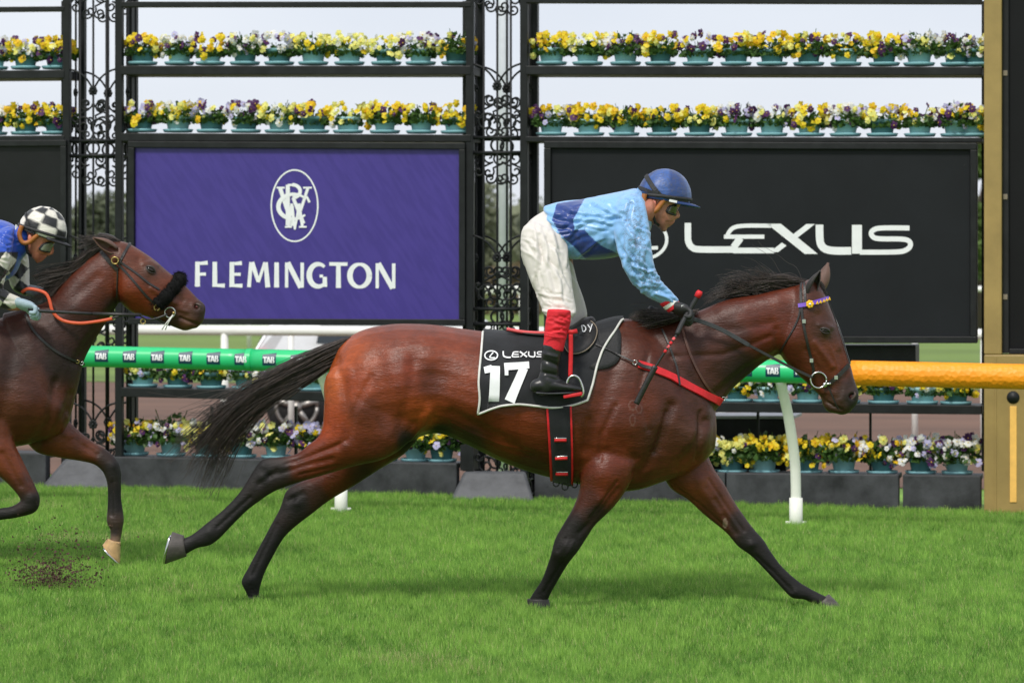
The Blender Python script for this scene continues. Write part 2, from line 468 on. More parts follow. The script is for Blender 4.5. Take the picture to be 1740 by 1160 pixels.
# ------------------------------------------------------------------ advertising boards
def board_frame(root, x0, t0, b0, x1, t1, b1, thk, m):
    for q in ((x0, t0, t0 + thk, x1, t1, t1 + thk), (x0, b0 - thk, b0, x1, b1 - thk, b1)):
        bevel(slab(MB(), *q, -.05, .06).build('frame_bar', m, root, False), .004)
    for xx, tt, bb in ((x0, t0, b0), (x1 - thk, t1, b1)):
        bevel(slab(MB(), xx, tt + thk + .3, bb - thk - .3, xx + thk, tt + thk + .3, bb - thk - .3, -.048, .06).build('frame_bar', m, root, False), .004)
def purple_mat():
    m = M('purple_print', lin((64, 50, 134)), .42, var=.06, vs=3)
    t = m.node_tree; N = t.nodes; b = N['Principled BSDF']; s = b.inputs['Base Color'].links[0].from_socket
    tcn = N.new('ShaderNodeTexCoord'); mp0 = N.new('ShaderNodeMapping'); mp0.inputs['Rotation'].default_value = (0, rad(33), 0); mpn = N.new('ShaderNodeMapping'); mpn.inputs['Scale'].default_value = (17, 1, 2.6)
    nz = N.new('ShaderNodeTexNoise'); nz.inputs['Scale'].default_value = 2.0; nz.inputs['Detail'].default_value = 3
    mr = N.new('ShaderNodeMapRange'); mr.inputs[1].default_value = .42; mr.inputs[2].default_value = .6
    mxn = N.new('ShaderNodeMixRGB'); mxn.blend_type = 'MULTIPLY'; mxn.inputs[2].default_value = (.84, .82, .90, 1)
    t.links.new(tcn.outputs['Object'], mp0.inputs[0]); t.links.new(mp0.outputs[0], mpn.inputs[0]); t.links.new(mpn.outputs[0], nz.inputs[0]); t.links.new(nz.outputs[0], mr.inputs[0])
    t.links.new(mr.outputs[0], mxn.inputs[0]); t.links.new(s, mxn.inputs[1]); t.links.new(mxn.outputs[0], b.inputs['Base Color'])
    return spatter(m, .5, 45, (.55, .55, .6), .68, .75)
MAT['purple'] = purple_mat()
MAT['charcoal'] = spatter(M('charcoal_print', (.0095, .011, .0135), .55, var=.15, vs=3, spec=.22), .35, 30, (.3, .3, .3), .69, .76)
MAT['dark_vinyl'] = M('dark_vinyl', (.007, .007, .008), .42, spec=.3, var=.3, vs=3, bump=.5, bs=6)

sg = empty('advertising_board', FP(505, 400, 0), 'purple board with white club emblem and race venue name above the rail', 'sign')
slab(MB(), 228, 250, 541, 780, 253, 543, -.02, .03).build('panel', MAT['purple'], sg, False)
board_frame(sg, 217, 240, 551, 790, 243, 553, 10.5, MAT['black_paint'])
fm = lambda x, y, l: FP(x, y, -.0215 - l)
yb = lambda x: 487 + (x - 331) * .0090        # base line, cap height 42
def cap(x, t): return yb(x) - 42.5 * t
def bars(*q): return [s_bar(x0, cap(x0, t0), x1, cap(x1, t1), w0, w1) for x0, t0, x1, t1, w0, w1 in q]
G = []
G.append(bars((335.5, 0, 335.5, 1, 8.5, 7.5), (339.4, .93, 353, .96, 5, 7), (339.4, .50, 350, .51, 5, 5.5)))
G.append(bars((365, 0, 365, 1, 8.5, 7.5), (369, .06, 382, .055, 5.2, 7)))
G.append(bars((394, 0, 394, 1, 8.5, 7.5), (398, .93, 411, .96, 5, 7), (398, .51, 409, .51, 5, 5.5), (398, .06, 412, .055, 5.2, 7)))
G.append(bars((423, 0, 426.5, 1, 6.5, 6), (455, 0, 451.5, 1, 8.5, 7), (428, 1, 439, .22, 8, 6), (450, 1, 439, .20, 5, 5)))
G.append(bars((470, 0, 470, 1, 8.5, 7.5)))
G.append(bars((487, 0, 487, 1, 5.5, 5.5), (489, 1, 511, 0, 8.5, 8), (513.5, 0, 513.5, 1, 5.5, 6)))
G.append([s_arc(541, cap(541, .5), 15.5, 19, 48, 318, lambda t: 5 + 4.5 * math.sin(math.pi * t))] + bars((552, .04, 552, .44, 8, 7), (543, .47, 549, .47, 5, 5)))
G.append(bars((575, 0, 575, .9, 8.5, 7.5), (559.5, .955, 590.5, .955, 6, 6)))
G.append([s_arc(611, cap(611, .5), 16.5, 19.3, 0, 360, lambda t: 5 + 4.5 * abs(math.cos(2 * math.pi * t)))])
G.append(bars((641, 0, 641, 1, 5.5, 5.5), (643, 1, 667, 0, 8.5, 8), (669, 0, 669, 1, 5.5, 6)))
for g in G: glyph(g, fm, 'letter', MAT['white_print'], sg)
emb = glyph([s_arc(500.5, 349.5, 39.5, 60.5, 0, 360, 2.6, 72)], fm, 'emblem_ring', MAT['white_print'], sg)
mono = [s_bar(476, 320, 497, 384, 7, 6), s_bar(523, 320, 506, 372, 5, 5), s_bar(470, 319, 484, 319, 3), s_bar(515, 319, 530, 319, 3),
        s_bar(489, 314, 489, 383, 7), s_arc(497, 325, 13, 11, 90, -90, 6), s_bar(489, 314.5, 498, 314.5, 4), s_bar(498, 336, 516, 380, 6),
        s_arc(499, 351, 26, 21, 48, 318, lambda t: 3.5 + 4 * math.sin(math.pi * t)), s_bar(521, 334, 526, 344, 4),
        s_bar(490, 386, 496, 346, 5), s_bar(514, 386, 508, 346, 5), s_bar(496, 350, 501, 390, 6, 3), s_bar(508, 350, 501, 390, 5, 3), s_bar(484, 385.5, 496, 385.5, 3), s_bar(508, 385.5, 521, 385.5, 3)]
glyph(mono, fm, 'monogram', MAT['white_print'], sg, .0003)

sl = empty('advertising_board', FP(1290, 410, 0), 'charcoal black board with large white car maker name beside the gold post', 'sign')
slab(MB(), 936, 252, 571, 1648, 255, 571, -.02, .03).build('panel', MAT['charcoal'], sl, False)
board_frame(sl, 924, 240, 583, 1660, 243, 583, 11.5, MAT['black_paint'])
def c5(x, y): return (900 + x / 2.0714, 230 + y / 2.0703)
def sp(pts, w, step=2.): return s_poly([c5(*p) for p in pts], w, step)
def qd(a, b, c, d): return ([tuple(np.array(c5(*a)) * (1 - i / 6) + np.array(c5(*b)) * (i / 6)) for i in range(7)], [tuple(np.array(c5(*c)) * (1 - i / 6) + np.array(c5(*d)) * (i / 6)) for i in range(7)])
LX = [[sp([(557, 308), (557, 350), (559, 375), (572, 394), (600, 401), (720, 401.5)], 11)],
      [sp([(850, 318), (760, 318), (720, 324), (702, 340), (695, 356)], 7), sp([(684, 356.5), (826, 356.5)], 7, 6), sp([(742, 361), (728, 380), (718, 394)], 12, 3), sp([(716, 405), (860, 405)], 9.5, 6)],
      [qd((835, 311), (968, 417), (884, 311), (1014, 417)), qd((974, 312), (922, 352), (1004, 312), (938, 364)), qd((888, 377), (846, 410), (904, 388), (874, 411))],
      [sp([(1020, 314), (1021, 360), (1026, 385), (1042, 400), (1075, 406), (1132, 406)], 13), sp([(1152, 315), (1152, 416)], 17, 6)],
      [sp([(1337, 326), (1240, 326), (1210, 333), (1202, 346), (1213, 360), (1240, 364), (1310, 365), (1335, 372), (1340, 388), (1325, 403), (1290, 410), (1162, 411)], 8.5)]]
for g in LX: glyph(g, fm, 'letter', MAT['white_print'], sl)
glyph([s_arc(1091, 407, 42, 33, 0, 360, 5.5, 60), s_poly([(1104, 384), (1084, 418), (1118, 421)], 6, 3)], fm, 'emblem_ring', MAT['white_print'], sl)

sb = empty('advertising_board', FP(30, 400, 0), 'plain black vinyl board behind the checked-cap rider', 'sign')
slab(MB(), -220, 250, 545, 104, 248, 545, -.02, .03).build('panel', MAT['dark_vinyl'], sb, False)
board_frame(sb, -232, 240, 556, 112, 238, 556, 10, MAT['black_paint'])

# ------------------------------------------------------------------ shelves of the flower stands
SH = {}    # (bay,row) -> list of pots (px, base py)
def stand(name, label, x0, x1, rows):
    root = empty(name, FP((x0 + x1) / 2, 820, .2), label, 'flower stand')
    for (t0, b0, t1, b1, d) in rows:
        sh = bevel(slab(MB(), x0, t0, b0, x1, t1, b1, -.03, d).build('shelf', MAT['black_paint'], root, False), .004)
    return root
sB = stand('flower_stand', 'black iron flower stand carrying the purple board', 205, 800,
           [(3, 12, 3, 12, .05), (112, 127, 112, 127, .30), (226, 240, 229, 241, .30), (658, 674, 671, 687, .30)])
sC = stand('flower_stand', 'black iron flower stand carrying the charcoal board', 893, 1668,
           [(-5, 5, -3, 7, .05), (112, 127, 114, 128, .30), (232, 241, 234, 242, .30), (679, 697, 689, 704, .30)])
sA = stand('flower_stand', 'black iron flower stand carrying the plain black board', -260, 109,
           [(14, 22, 11, 19, .05), (122, 136, 119, 133, .30), (233, 242, 230, 241, .30), (652, 668, 656, 672, .30)])
for root, xs_ in ((sB, (214, 786)), (sC, (903, 1668)), (sA, (-240, 104))):
    for x in xs_:
        slab(MB(), x, 2, 800, x + 10, 2, 800, .20, .26).build('upright', MAT['black_paint'], root, False)
    for x in np.linspace(xs_[0], xs_[1], 5)[1:-1]:
        slab(MB(), x, 690, 800, x + 4, 690, 800, .22, .25).build('strut', MAT['iron'], root, False)

# ------------------------------------------------------------------ black board kerb under the stands
kb = empty('planter_kerb', FP(870, 850, 0), 'low wall of weathered black boards at the edge of the turf', 'wall')
for (x0, t0, b0, x1, t1, b1) in ((-330, 760, 818, 78, 770, 826), (186, 775, 829, 480, 781, 837), (482, 781, 837, 776, 787, 848), (908, 795, 852, 1232, 803, 860), (1234, 803, 860, 1527, 806, 870), (1534, 806, 870, 1667, 808, 874)):
    bevel(slab(MB(), x0, t0, b0 + 6, x1, t1, b1 + 6, -.03, .06).build('board', MAT['rubber'], kb, False), .008)
    slab(MB(), x0 + 1, t0 + 1, t0 + 9, x1 - 1, t1 + 1, t1 + 9, .063, .36).build('ledge', MAT['rubber'], kb, False)
MAT['footing'] = M('grey_footing', (.075, .078, .086), .5, var=.4, vs=5, bump=.4, bs=25, rv=.12)
def foot(x0, x1, x2, x3, t, b, par):
    v = [FP(x0, b, -.22), FP(x3, b, -.22), FP(x2, t, -.04), FP(x1, t, -.04)]
    v2 = [FP(x0, b, .35), FP(x3, b, .35), FP(x2, t, .35), FP(x1, t, .35)]
    mb = MB(); mb.add(v + v2, [(0, 1, 2, 3), (7, 6, 5, 4), (0, 4, 5, 1), (1, 5, 6, 2), (2, 6, 7, 3), (3, 7, 4, 0)])
    bevel(mb.build('footing', MAT['footing'], par, False), .02, 3)

# ------------------------------------------------------------------ wrought iron towers
def spiral(cx, cz, r, turns, a0, sgn, n=26):
    out = []
    for i in range(n + 1):
        t = i / n; rr = r * (1 - .82 * t); a = a0 + sgn * turns * 2 * math.pi * t
        out.append((cx + rr * math.cos(a), 0, cz + rr * math.sin(a)))
    return out
def tube_mesh(name, pts, r, n=6): return MB().tube(pts, r, n).mesh(name, MAT['iron'])
HWID = .172       # half width of a tower face
scroll_big = [tube_mesh('scroll', [(s * .004, 0, .0)] + [(s * x, 0, z) for x, _, z in spiral(.075, .0, .068, 1.45, math.pi, -1)], .0075) for s in (1, -1)]
scroll_small = [tube_mesh('scroll', [(s * x, 0, z) for x, _, z in spiral(.045, .0, .040, 1.3, math.pi, 1)], .0065) for s in (1, -1)]
scroll_s = [tube_mesh('scroll', [(s * x, 0, z) for x, _, z in list(reversed(spiral(.055, .05, .045, 1.1, -2.2, 1))) + spiral(.125, -.045, .040, 1.1, 2.4, 1)], .0065) for s in (1, -1)]
ring_me = tube_mesh('ring', [(.042 * math.cos(a), 0, .042 * math.sin(a)) for a in np.linspace(0, 2 * math.pi, 25)], .008)
def rosette():
    mb = MB()
    for k in range(8):
        a = k * math.pi / 4; mb.ball((.022 * math.cos(a), -.006, .022 * math.sin(a)), (.012, .007, .012), 8, 5)
    mb.ball((0, -.012, 0), .012, 8, 6); mb.ball((0, 0, 0), (.028, .006, .028), 12, 6)
    return mb.mesh('rosette', MAT['iron'])
rosette_me = rosette()
bar_me = MB().tube([(-HWID, 0, 0), (HWID, 0, 0)], .011, 6).mesh('cross_bar', MAT['iron'])
swoop_me = [tube_mesh('swoop', dense([(s * HWID, 0, .02), (s * .11, 0, .0), (s * .05, 0, -.045), (0, 0, -.12)], .02), .007) for s in (1, -1)]
MAT['faded_iron'] = M('faded_iron', (.20, .165, .12), .6, var=.3)
def tower(label, xl, xr, yros, side):
    c = FP((xl + xr) / 2, 820, 0); half = (FP(xr, 400, 0) - FP(xl, 400, 0)).length / 2
    root = empty('iron_tower', c, label, 'tower', None)
    zb, zt = gz(c.x) - .05, 3.62; dep = .30
    us = Vector((U.x, U.y, 0)).normalized()
    for a in (-1, 1):
        for d in (0, dep):
            p = c + us * (a * half) + W * d; p.z = (zb + zt) / 2
            bevel(MB().box(p, (.05 if d == 0 else .045, .05, zt - zb), (us, W, ZU)).build('post', MAT['iron'], root, False), .004)
    def put(me, p, yaw, mat=None):
        o = bpy.data.objects.new(me.name.split('.')[0], me); link(o, root); o.location = p; o.rotation_euler = (0, 0, yaw)
        if mat: o.data = me
        return o
    y0 = -math.atan2(-us.y, us.x)
    faces = [(c, us, y0), (c + W * dep, us, y0), (c - us * half + W * dep / 2, W, y0 + math.pi / 2), (c + us * half + W * dep / 2, W, y0 + math.pi / 2)]
    per = 1.125
    z_r = FP((xl + xr) / 2, yros, 0).z
    for fi, (fc, ax, yaw) in enumerate(faces):
        # long thin bars
        for s_ in ((0, -.5, .5) if fi == 0 else (0,) if fi == 1 else (.1,)):
            p = fc + ax * (s_ * half)
            o = MB().tube([(p.x, p.y, zb), (p.x, p.y, zt)], .0075, 6).build('bar', MAT['iron'], root)
        for k in range(-1, 3):
            z = z_r - k * per
            for me, dz in ((rosette_me, 0),):
                p = fc.copy(); p.z = z; put(me, p, yaw)
            for dz, sets in ((-.085, scroll_small), (-.135, scroll_s), (-.235, scroll_big), (-.295, scroll_small), (-.51, scroll_s), (-.60, scroll_small)):
                if fi > 1 and dz in (-.085, -.135, -.295, -.60): continue
                if z + dz < zb + .1 or z + dz > zt - .02: continue
                for me in sets:
                    p = fc.copy(); p.z = z + dz; put(me, p, yaw)
            for dz in (-.335, -.435):
                if z + dz < zb: continue
                p = fc.copy(); p.z = z + dz; put(bar_me, p, yaw)
            p = fc.copy(); p.z = z - .385
            if p.z > zb: put(ring_me, p, yaw)
            if fi < 2:
                for me in swoop_me:
                    p = fc.copy(); p.z = z + .13
                    if p.z < zt - .03: put(me, p, yaw)
    return root
t1 = tower('tall wrought iron lattice tower behind the blinkered horse\'s head', 114, 203, 155, -1)
t2 = tower('tall wrought iron lattice tower between the purple and charcoal boards', 799, 891, 147, 1)
foot(66, 112, 178, 190, 778, 832, t1); foot(763, 789, 893, 909, 800, 855, t2)
slab(MB(), 782, 756, 799, 804, 756, 799, -.035, .12).build('plinth', MAT['black_paint'], t2, False)

# ------------------------------------------------------------------ pansies in pots
def lathe(prof, n=20):
    mb = MB(); vv = [(r * math.cos(2 * math.pi * k / n), r * math.sin(2 * math.pi * k / n), z) for r, z in prof for k in range(n)]
    m = len(prof)
    mb.add(vv, [(i * n + k, i * n + (k + 1) % n, (i + 1) * n + (k + 1) % n, (i + 1) * n + k) for i in range(m - 1) for k in range(n)] + [tuple(range(n - 1, -1, -1))])
    return mb
MAT['pot_light'] = M('pot_light_teal', lin((160, 204, 210)), .5, var=.14, vs=9, bump=.1)
MAT['pot_dark'] = M('pot_dark_teal', lin((92, 138, 144)), .5, var=.2, vs=9, bump=.1)
MAT['tray'] = M('tray_teal', lin((132, 184, 192)), .5, var=.2, vs=7)
prof = [(.058, 0), (.064, .004), (.078, .076), (.084, .077), (.086, .097), (.080, .099), (.076, .094), (.070, .085)]
pot_me = [lathe(prof).mesh('pot', MAT[k]) for k in ('pot_light', 'pot_dark')]
def tray_mesh():
    mb = lathe([(.094, 0), (.104, .018), (.101, .020), (.092, .006), (.0, .006)], 20); return mb.mesh('tray', MAT['tray'])
tray_me = tray_mesh()
MAT['leaf'] = M('pansy_leaf', (.045, .11, .022), .55, var=.5, vs=30, trans=.25, c2=(.10, .21, .04))
def foliage_mesh(seed, hgt=.15, rx=.135):
    r = random.Random(seed); mb = MB()
    for i in range(400):
        a = r.random() * 6.283; rr = rx * math.sqrt(r.random()); hh = hgt * (.12 + .88 * r.random()) * (1 - .45 * (rr / rx) ** 2)
        p = Vector((rr * math.cos(a), rr * math.sin(a) * .8, .07 + hh * (.35 + .65 * r.random())))
        d = Vector((math.cos(a) + r.gauss(0, .6), math.sin(a) + r.gauss(0, .6), r.gauss(.35, .6))).normalized()
        sd_ = d.cross(Vector((r.gauss(0, 1), r.gauss(0, 1), r.gauss(0, 1)))).normalized(); l = .022 + .022 * r.random(); wv = l * .42
        up_ = d.cross(sd_) * (l * .12)
        mb.add([p - d * l * .5, p + sd_ * wv + up_, p + d * l * .6, p - sd_ * wv + up_], [(0, 1, 2), (0, 2, 3)])
    for i in range(9):
        a = r.random() * 6.283; b = Vector((.03 * math.cos(a), .03 * math.sin(a), .08)); e = Vector((.08 * math.cos(a), .07 * math.sin(a), .08 + hgt * r.uniform(.5, 1)))
        mb.tube([b, (b + e) / 2 + Vector((0, 0, .01)), e], .0022, 4)
    return mb.mesh('foliage', MAT['leaf'], False)
fol_me = [foliage_mesh(i, .115 + .025 * (i % 3), .125 + .012 * (i % 3)) for i in range(6)]
def flower_mesh(name, c, c2, rr):
    """five-petalled pansy with a darker or yellow throat"""
    mb = MB()
    for k, (a, ln, wd) in enumerate(((90 + 32, 1, .62), (90 - 32, 1, .62), (195, .92, .6), (-15, .92, .6), (270, 1.0, .85))):
        a = rad(a); d = Vector((math.cos(a), 0, math.sin(a))); s_ = Vector((-math.sin(a), 0, math.cos(a))); yy = -.0012 * k
        v = [Vector((0, yy - .002, 0))] + [d * (rr * ln * t) + s_ * (rr * wd * w_) + Vector((0, yy + b_, 0)) for t, w_, b_ in ((.35, -.5, -.001), (.85, -.75, .003), (1.12, -.25, .006), (1.12, .25, .006), (.85, .75, .003), (.35, .5, -.001))]
        mb.add(v, [(0, 1, 2, 3), (0, 3, 4), (0, 4, 5, 6)])
    nb = len(mb.f)
    mb.ball((0, -.007, -.001), (rr * .2, .004, rr * .18), 6, 4)
    me = mb.mesh('flower', None, True)
    me.materials.append(M(name, c, .6, var=.22, vs=40, trans=.25)); me.materials.append(M(name + '_throat', c2, .6, var=.1))
    for i, p in enumerate(me.polygons): p.material_index = 1 if i >= nb else 0
    return me
FC = {'yellow': ((.93, .66, .02), (.8, .36, .01)), 'lemon': ((.90, .82, .24), (.85, .6, .05)), 'white': ((.86, .86, .82), (.75, .55, .08)),
      'lavender': ((.58, .55, .84), (.7, .55, .2)), 'purple': ((.085, .018, .11), (.55, .35, .05)), 'orange': ((.92, .55, .012), (.6, .25, .01))}
fl_me = {k: [flower_mesh(k + '_petal%d' % i, a, b, s) for i, s in enumerate((.0185, .0240))] for k, (a, b) in FC.items()}
MIX = {'yellow': ('yellow', 'yellow', 'orange', 'yellow', 'yellow', 'lemon', 'purple'), 'white': ('white', 'white', 'lemon', 'white', 'purple', 'lavender'),
       'purple': ('purple', 'purple', 'purple', 'white', 'yellow', 'lavender'), 'lemon': ('lemon', 'lemon', 'white', 'yellow', 'lemon'),
       'lavender': ('lavender', 'lavender', 'white', 'lavender', 'purple', 'yellow'), 'mixed': ('yellow', 'white', 'purple', 'lavender', 'lemon', 'orange', 'yellow')}
pr = random.Random(5)
BAYN = {'A': 'plain black board', 'B': 'purple board', 'C': 'charcoal board'}
ROWN = {0: 'topmost shelf above', 1: 'shelf directly above', 2: 'low shelf under', 3: 'kerb ledge under'}
ORD = ['first', 'second', 'third', 'fourth', 'fifth', 'sixth', 'seventh', 'eighth', 'ninth', 'tenth', 'eleventh', 'twelfth', 'thirteenth']
REF = {'A': 'the iron tower', 'B': "the plain board's tower", 'C': 'the gold post'}
def pot(px, py, bay, row, dom, big=1.0, order=0):
    wv = .12 if row < 3 else .2
    p = FP(px, py, wv)
    lab = '%s pansy pot, %s from %s, %s %s' % (dom, ORD[order], REF[bay], ROWN[row], BAYN[bay])
    r = empty('pansy_pot', p, lab, 'flower pot', 'pansy pots on the flower stands')
    s_ = pr.uniform(.92, 1.06)
    def child(me, name, loc=(0, 0, 0), rot=(0, 0, 0), sc_=1.):
        o = bpy.data.objects.new(name, me); col.objects.link(o); o.parent = r; o.location = loc; o.rotation_euler = rot; o.scale = (sc_,) * 3; return o
    child(tray_me, 'tray'); child(pot_me[0 if pr.random() < .62 else 1], 'pot', (0, 0, .006), (0, 0, pr.random() * 6), s_)
    child(fol_me[pr.randrange(6)], 'foliage', (0, 0, -.012), (0, 0, pr.random() * 6.28), big * pr.uniform(.84, 1.05))
    nf = pr.randint(30, 46) if big <= 1 else pr.randint(58, 74)
    for i in range(nf):
        c = pr.choice(MIX[dom]); a = pr.uniform(math.pi * .82, math.pi * 2.18); rr = .135 * big * math.sqrt(pr.uniform(.25, 1))
        x, y = rr * math.cos(a), rr * math.sin(a) * .8
        top = (.07 + .135 * big * (1 - .30 * (rr / .125 / big) ** 2))
        z = pr.uniform(.095, top + .012) if pr.random() < .55 else pr.uniform(top - .03, top + .02)
        if pr.random() < .09: z = pr.uniform(.05, .10)
        child(fl_me[c][pr.randrange(2)], 'flower', (x, y - .018, z), (pr.gauss(-.15, .4), pr.gauss(0, .35), pr.gauss(0, .55) + x * 2.5), pr.uniform(.82, 1.2))
def row(bay, rowi, xs_, y0, y1, x0, x1, big=1.0):
    doms = ['yellow', 'white', 'purple', 'mixed', 'lemon', 'yellow', 'yellow', 'mixed', 'yellow', 'white']
    for i, x in enumerate(xs_):
        pot(x + pr.uniform(-2, 2), y0 + (y1 - y0) * (x - x0) / (x1 - x0), bay, rowi, (doms if rowi < 3 else ['white', 'mixed', 'yellow', 'lavender', 'white', 'mixed', 'yellow', 'mixed', 'lemon', 'purple'])[(pr.randrange(10))], big, (i if bay == 'B' else len(xs_) - 1 - i))
rowB = [242, 303, 359, 418, 476, 534, 593, 655, 716, 775]
rowC = [937, 1000, 1062, 1124, 1187, 1250, 1310, 1374, 1437, 1501, 1562, 1626]
rowA = [-192, -130, -70, -12, 45, 96]
row('B', 0, rowB, 110.5, 110.5, 205, 800); row('B', 1, rowB, 224.5, 227.5, 205, 800)
row('C', 0, rowC + [1662], 110.5, 112.5, 893, 1668); row('C', 1, rowC + [1655], 230.5, 232.5, 893, 1668)
row('A', 0, rowA, 120.5, 117.5, -260, 109); row('A', 1, rowA, 231.5, 228.5, -260, 109)
row('B', 2, rowB[:6], 656, 669, 205, 800); row('C', 2, [1254, 1306, 1372, 1436, 1501, 1566, 1626], 678, 687, 893, 1668)
row('B', 3, [228, 290, 350, 410, 470, 530, 590, 650, 706, 752], 772, 785, 205, 800, 1.34)
row('C', 3, [1190, 1245, 1300, 1372, 1432, 1497, 1566, 1628], 800, 805, 893, 1668, 1.32)
# ------------------------------------------------------------------ running rail
wr = (P(1355, 636, 18.0) - O).dot(W)              # the rail line runs parallel to the fence, in front of it
def RP(px, py): return FP(px, py, wr)
rA, rB = RP(-340, 594.5), RP(2150, 649)
rdir = (rB - rA).normalized(); RRAD = .066
def rail_at(px):
    q = RP(px, 600); t = (q - rA).dot(rdir) ; return rA + rdir * t
MAT['rail_green'] = M('green_sleeve', lin((44, 196, 122)), .32, var=.06, vs=4, spec=.5)
MAT['navy'] = M('navy_print', lin((22, 62, 84)), .4, var=.1)
def orange_mat():
    m = M('orange_mesh', lin((255, 156, 24)), .5, var=.06, vs=8); t = m.node_tree; N = t.nodes; b = N['Principled BSDF']
    tcn = N.new('ShaderNodeTexCoord'); mpn = N.new('ShaderNodeMapping'); mpn.inputs['Scale'].default_value = (1, 1, 1)
    vo = N.new('ShaderNodeTexVoronoi'); vo.inputs['Scale'].default_value = 34; vo.inputs['Randomness'].default_value = .55
    bp = N.new('ShaderNodeBump'); bp.inputs['Strength'].default_value = .6; bp.inputs['Distance'].default_value = .009
    t.links.new(tcn.outputs['Object'], mpn.inputs[0]); t.links.new(mpn.outputs[0], vo.inputs[0]); t.links.new(vo.outputs[0], bp.inputs['Height']); t.links.new(bp.outputs[0], b.inputs['Normal'])
    return m
MAT['orange'] = orange_mat()
rr_ = empty('running_rail', rail_at(870), 'green and orange sleeved running rail on white gooseneck posts', 'rail')
def sleeve(x0, x1, r, m, name):
    a, b = rail_at(x0), rail_at(x1); k = 24
    o = MB().tube([a + (b - a) * (i / k) for i in range(k + 1)], r, 28).build(name, m, rr_); return o
sleeve(-330, 424, RRAD, MAT['rail_green'], 'rail_sleeve'); sleeve(425, 1446, RRAD + .001, MAT['rail_green'], 'rail_sleeve')
sleeve(420, 429, RRAD + .0035, MAT['rail_green'], 'joint_collar')
sleeve(1447, 2140, RRAD + .008, MAT['orange'], 'rail_sleeve')
us3 = rdir; side3 = Vector((-W.x, -W.y, 0)); 
def on_rail(px0):
    c = rail_at(px0)
    def f(x, y, l):
        """x,y in photo pixels relative to the logo centre"""
        s_ = 18.2 / FPX; ang = -y * s_ / RRAD + .12; R0 = RRAD + .0018 + l
        return c + us3 * (x * s_) + side3 * (R0 * math.cos(ang)) + ZU * (R0 * math.sin(ang))
    return f
def quadfill(pts_l, pts_r): return (dense(pts_l, 1.5), dense(pts_r, 1.5))
xl = [-290 + 47.6 * i for i in range(9)] + [178 + 47.4 * i for i in range(26)]
for x in xl:
    if x > 1400: continue
    f = on_rail(x)
    n_ = 9; top = [(-12 + 24.5 * i / n_, -8.5 - 4.0 * i / n_) for i in range(n_ + 1)]
    grid = []
    for j in range(7):
        grid.append([(a - .0, ty + (11 - ty) * j / 6) for (a, ty) in top])
    mb = MB(); v = [f(a, b, 0) for r_ in grid for a, b in r_]
    mb.add(v, [(j * (n_ + 1) + i, j * (n_ + 1) + i + 1, (j + 1) * (n_ + 1) + i + 1, (j + 1) * (n_ + 1) + i) for j in range(6) for i in range(n_)])
    lg = mb.build('logo_patch', MAT['navy'], rr_)
    T = [s_bar(-11, -3.2, -3.5, -3.2, 2.6), s_bar(-7.2, -2, -7.2, 6, 2.8)]
    A_ = [s_bar(-3.8, 6, -.8, -4.5, 2.6), s_bar(2.6, 6, -.4, -4.5, 2.6), s_bar(-2.2, 3.3, 1.2, 3.3, 1.8)]
    B_ = [s_bar(4.6, -4.5, 4.6, 6, 2.6), s_arc(6.5, -1.9, 2.2, 1.9, 90, -90, 1.9, 8), s_arc(6.8, 3.2, 2.6, 2.2, 90, -90, 1.9, 8)]
    glyph(T + A_ + B_, lambda a, b, l: f(a, b, l + .0006), 'logo_letters', MAT['white_print'], rr_, .0002)
for px in (-215, 543, 1325, 2075):
    top = rail_at(px); d = W * .25 + Vector((U.x, U.y, 0)) * .068
    base = top + d; base.z = gz(base.x, base.y) - .03
    pts = [top + Vector((0, 0, -.05)) + d * .02, top + Vector((0, 0, -.13)) + d * .22, top + Vector((0, 0, -.28)) + d * .55, top + Vector((0, 0, -.50)) + d * .88, top + Vector((0, 0, -.66)) + d * .985, base]
    MB().tube(dense([tuple(q) for q in pts], .03), .031, 16).build('post', MAT['post_white'], rr_)
    MB().tube([base + Vector((0, 0, -.03)), base + Vector((0, 0, .2))], .040, 16).build('post_socket', MAT['post_white'], rr_)
    MB().tube([base + Vector((-.062, 0, .05)), base + Vector((.062, 0, .05))], .012, 8).build('peg', MAT['post_white'], rr_)

# far white rails of the inner track
def far_rail(depth, ztop, label, r, step, u0, u1, zg=-.30):
    wv = (Vector((0, depth, 0)) - O).dot(W); c = O + W * wv; us = Vector((U.x, U.y, 0)).normalized()
    root = empty('white_rail', Vector((c.x, c.y, zg)), label, 'rail')
    a = c + us * u0; b = c + us * u1; a.z = b.z = ztop
    MB().tube([a, b], r, 12).build('rail', MAT['white'], root)
    u = u0
    while u <= u1:
        p = c + us * u
        MB().tube([(p.x, p.y, ztop - r * .5), (p.x, p.y, zg - .02)], r * .85, 8).build('post', MAT['white'], root); u += step
far_rail(28, .90, 'white plastic rail along the sand track behind the stands', .042, 2.35, -5.78, 20)
far_rail(30, .87, 'second white rail just beyond the sand track rail', .036, 3.1, -7.2, 20)
far_rail(62, .95, 'distant white rail across the infield lawn', .055, 4, -11, 22)
far_rail(90, .55, 'farthest white rail in front of the hedge', .07, 5, -16, 26)

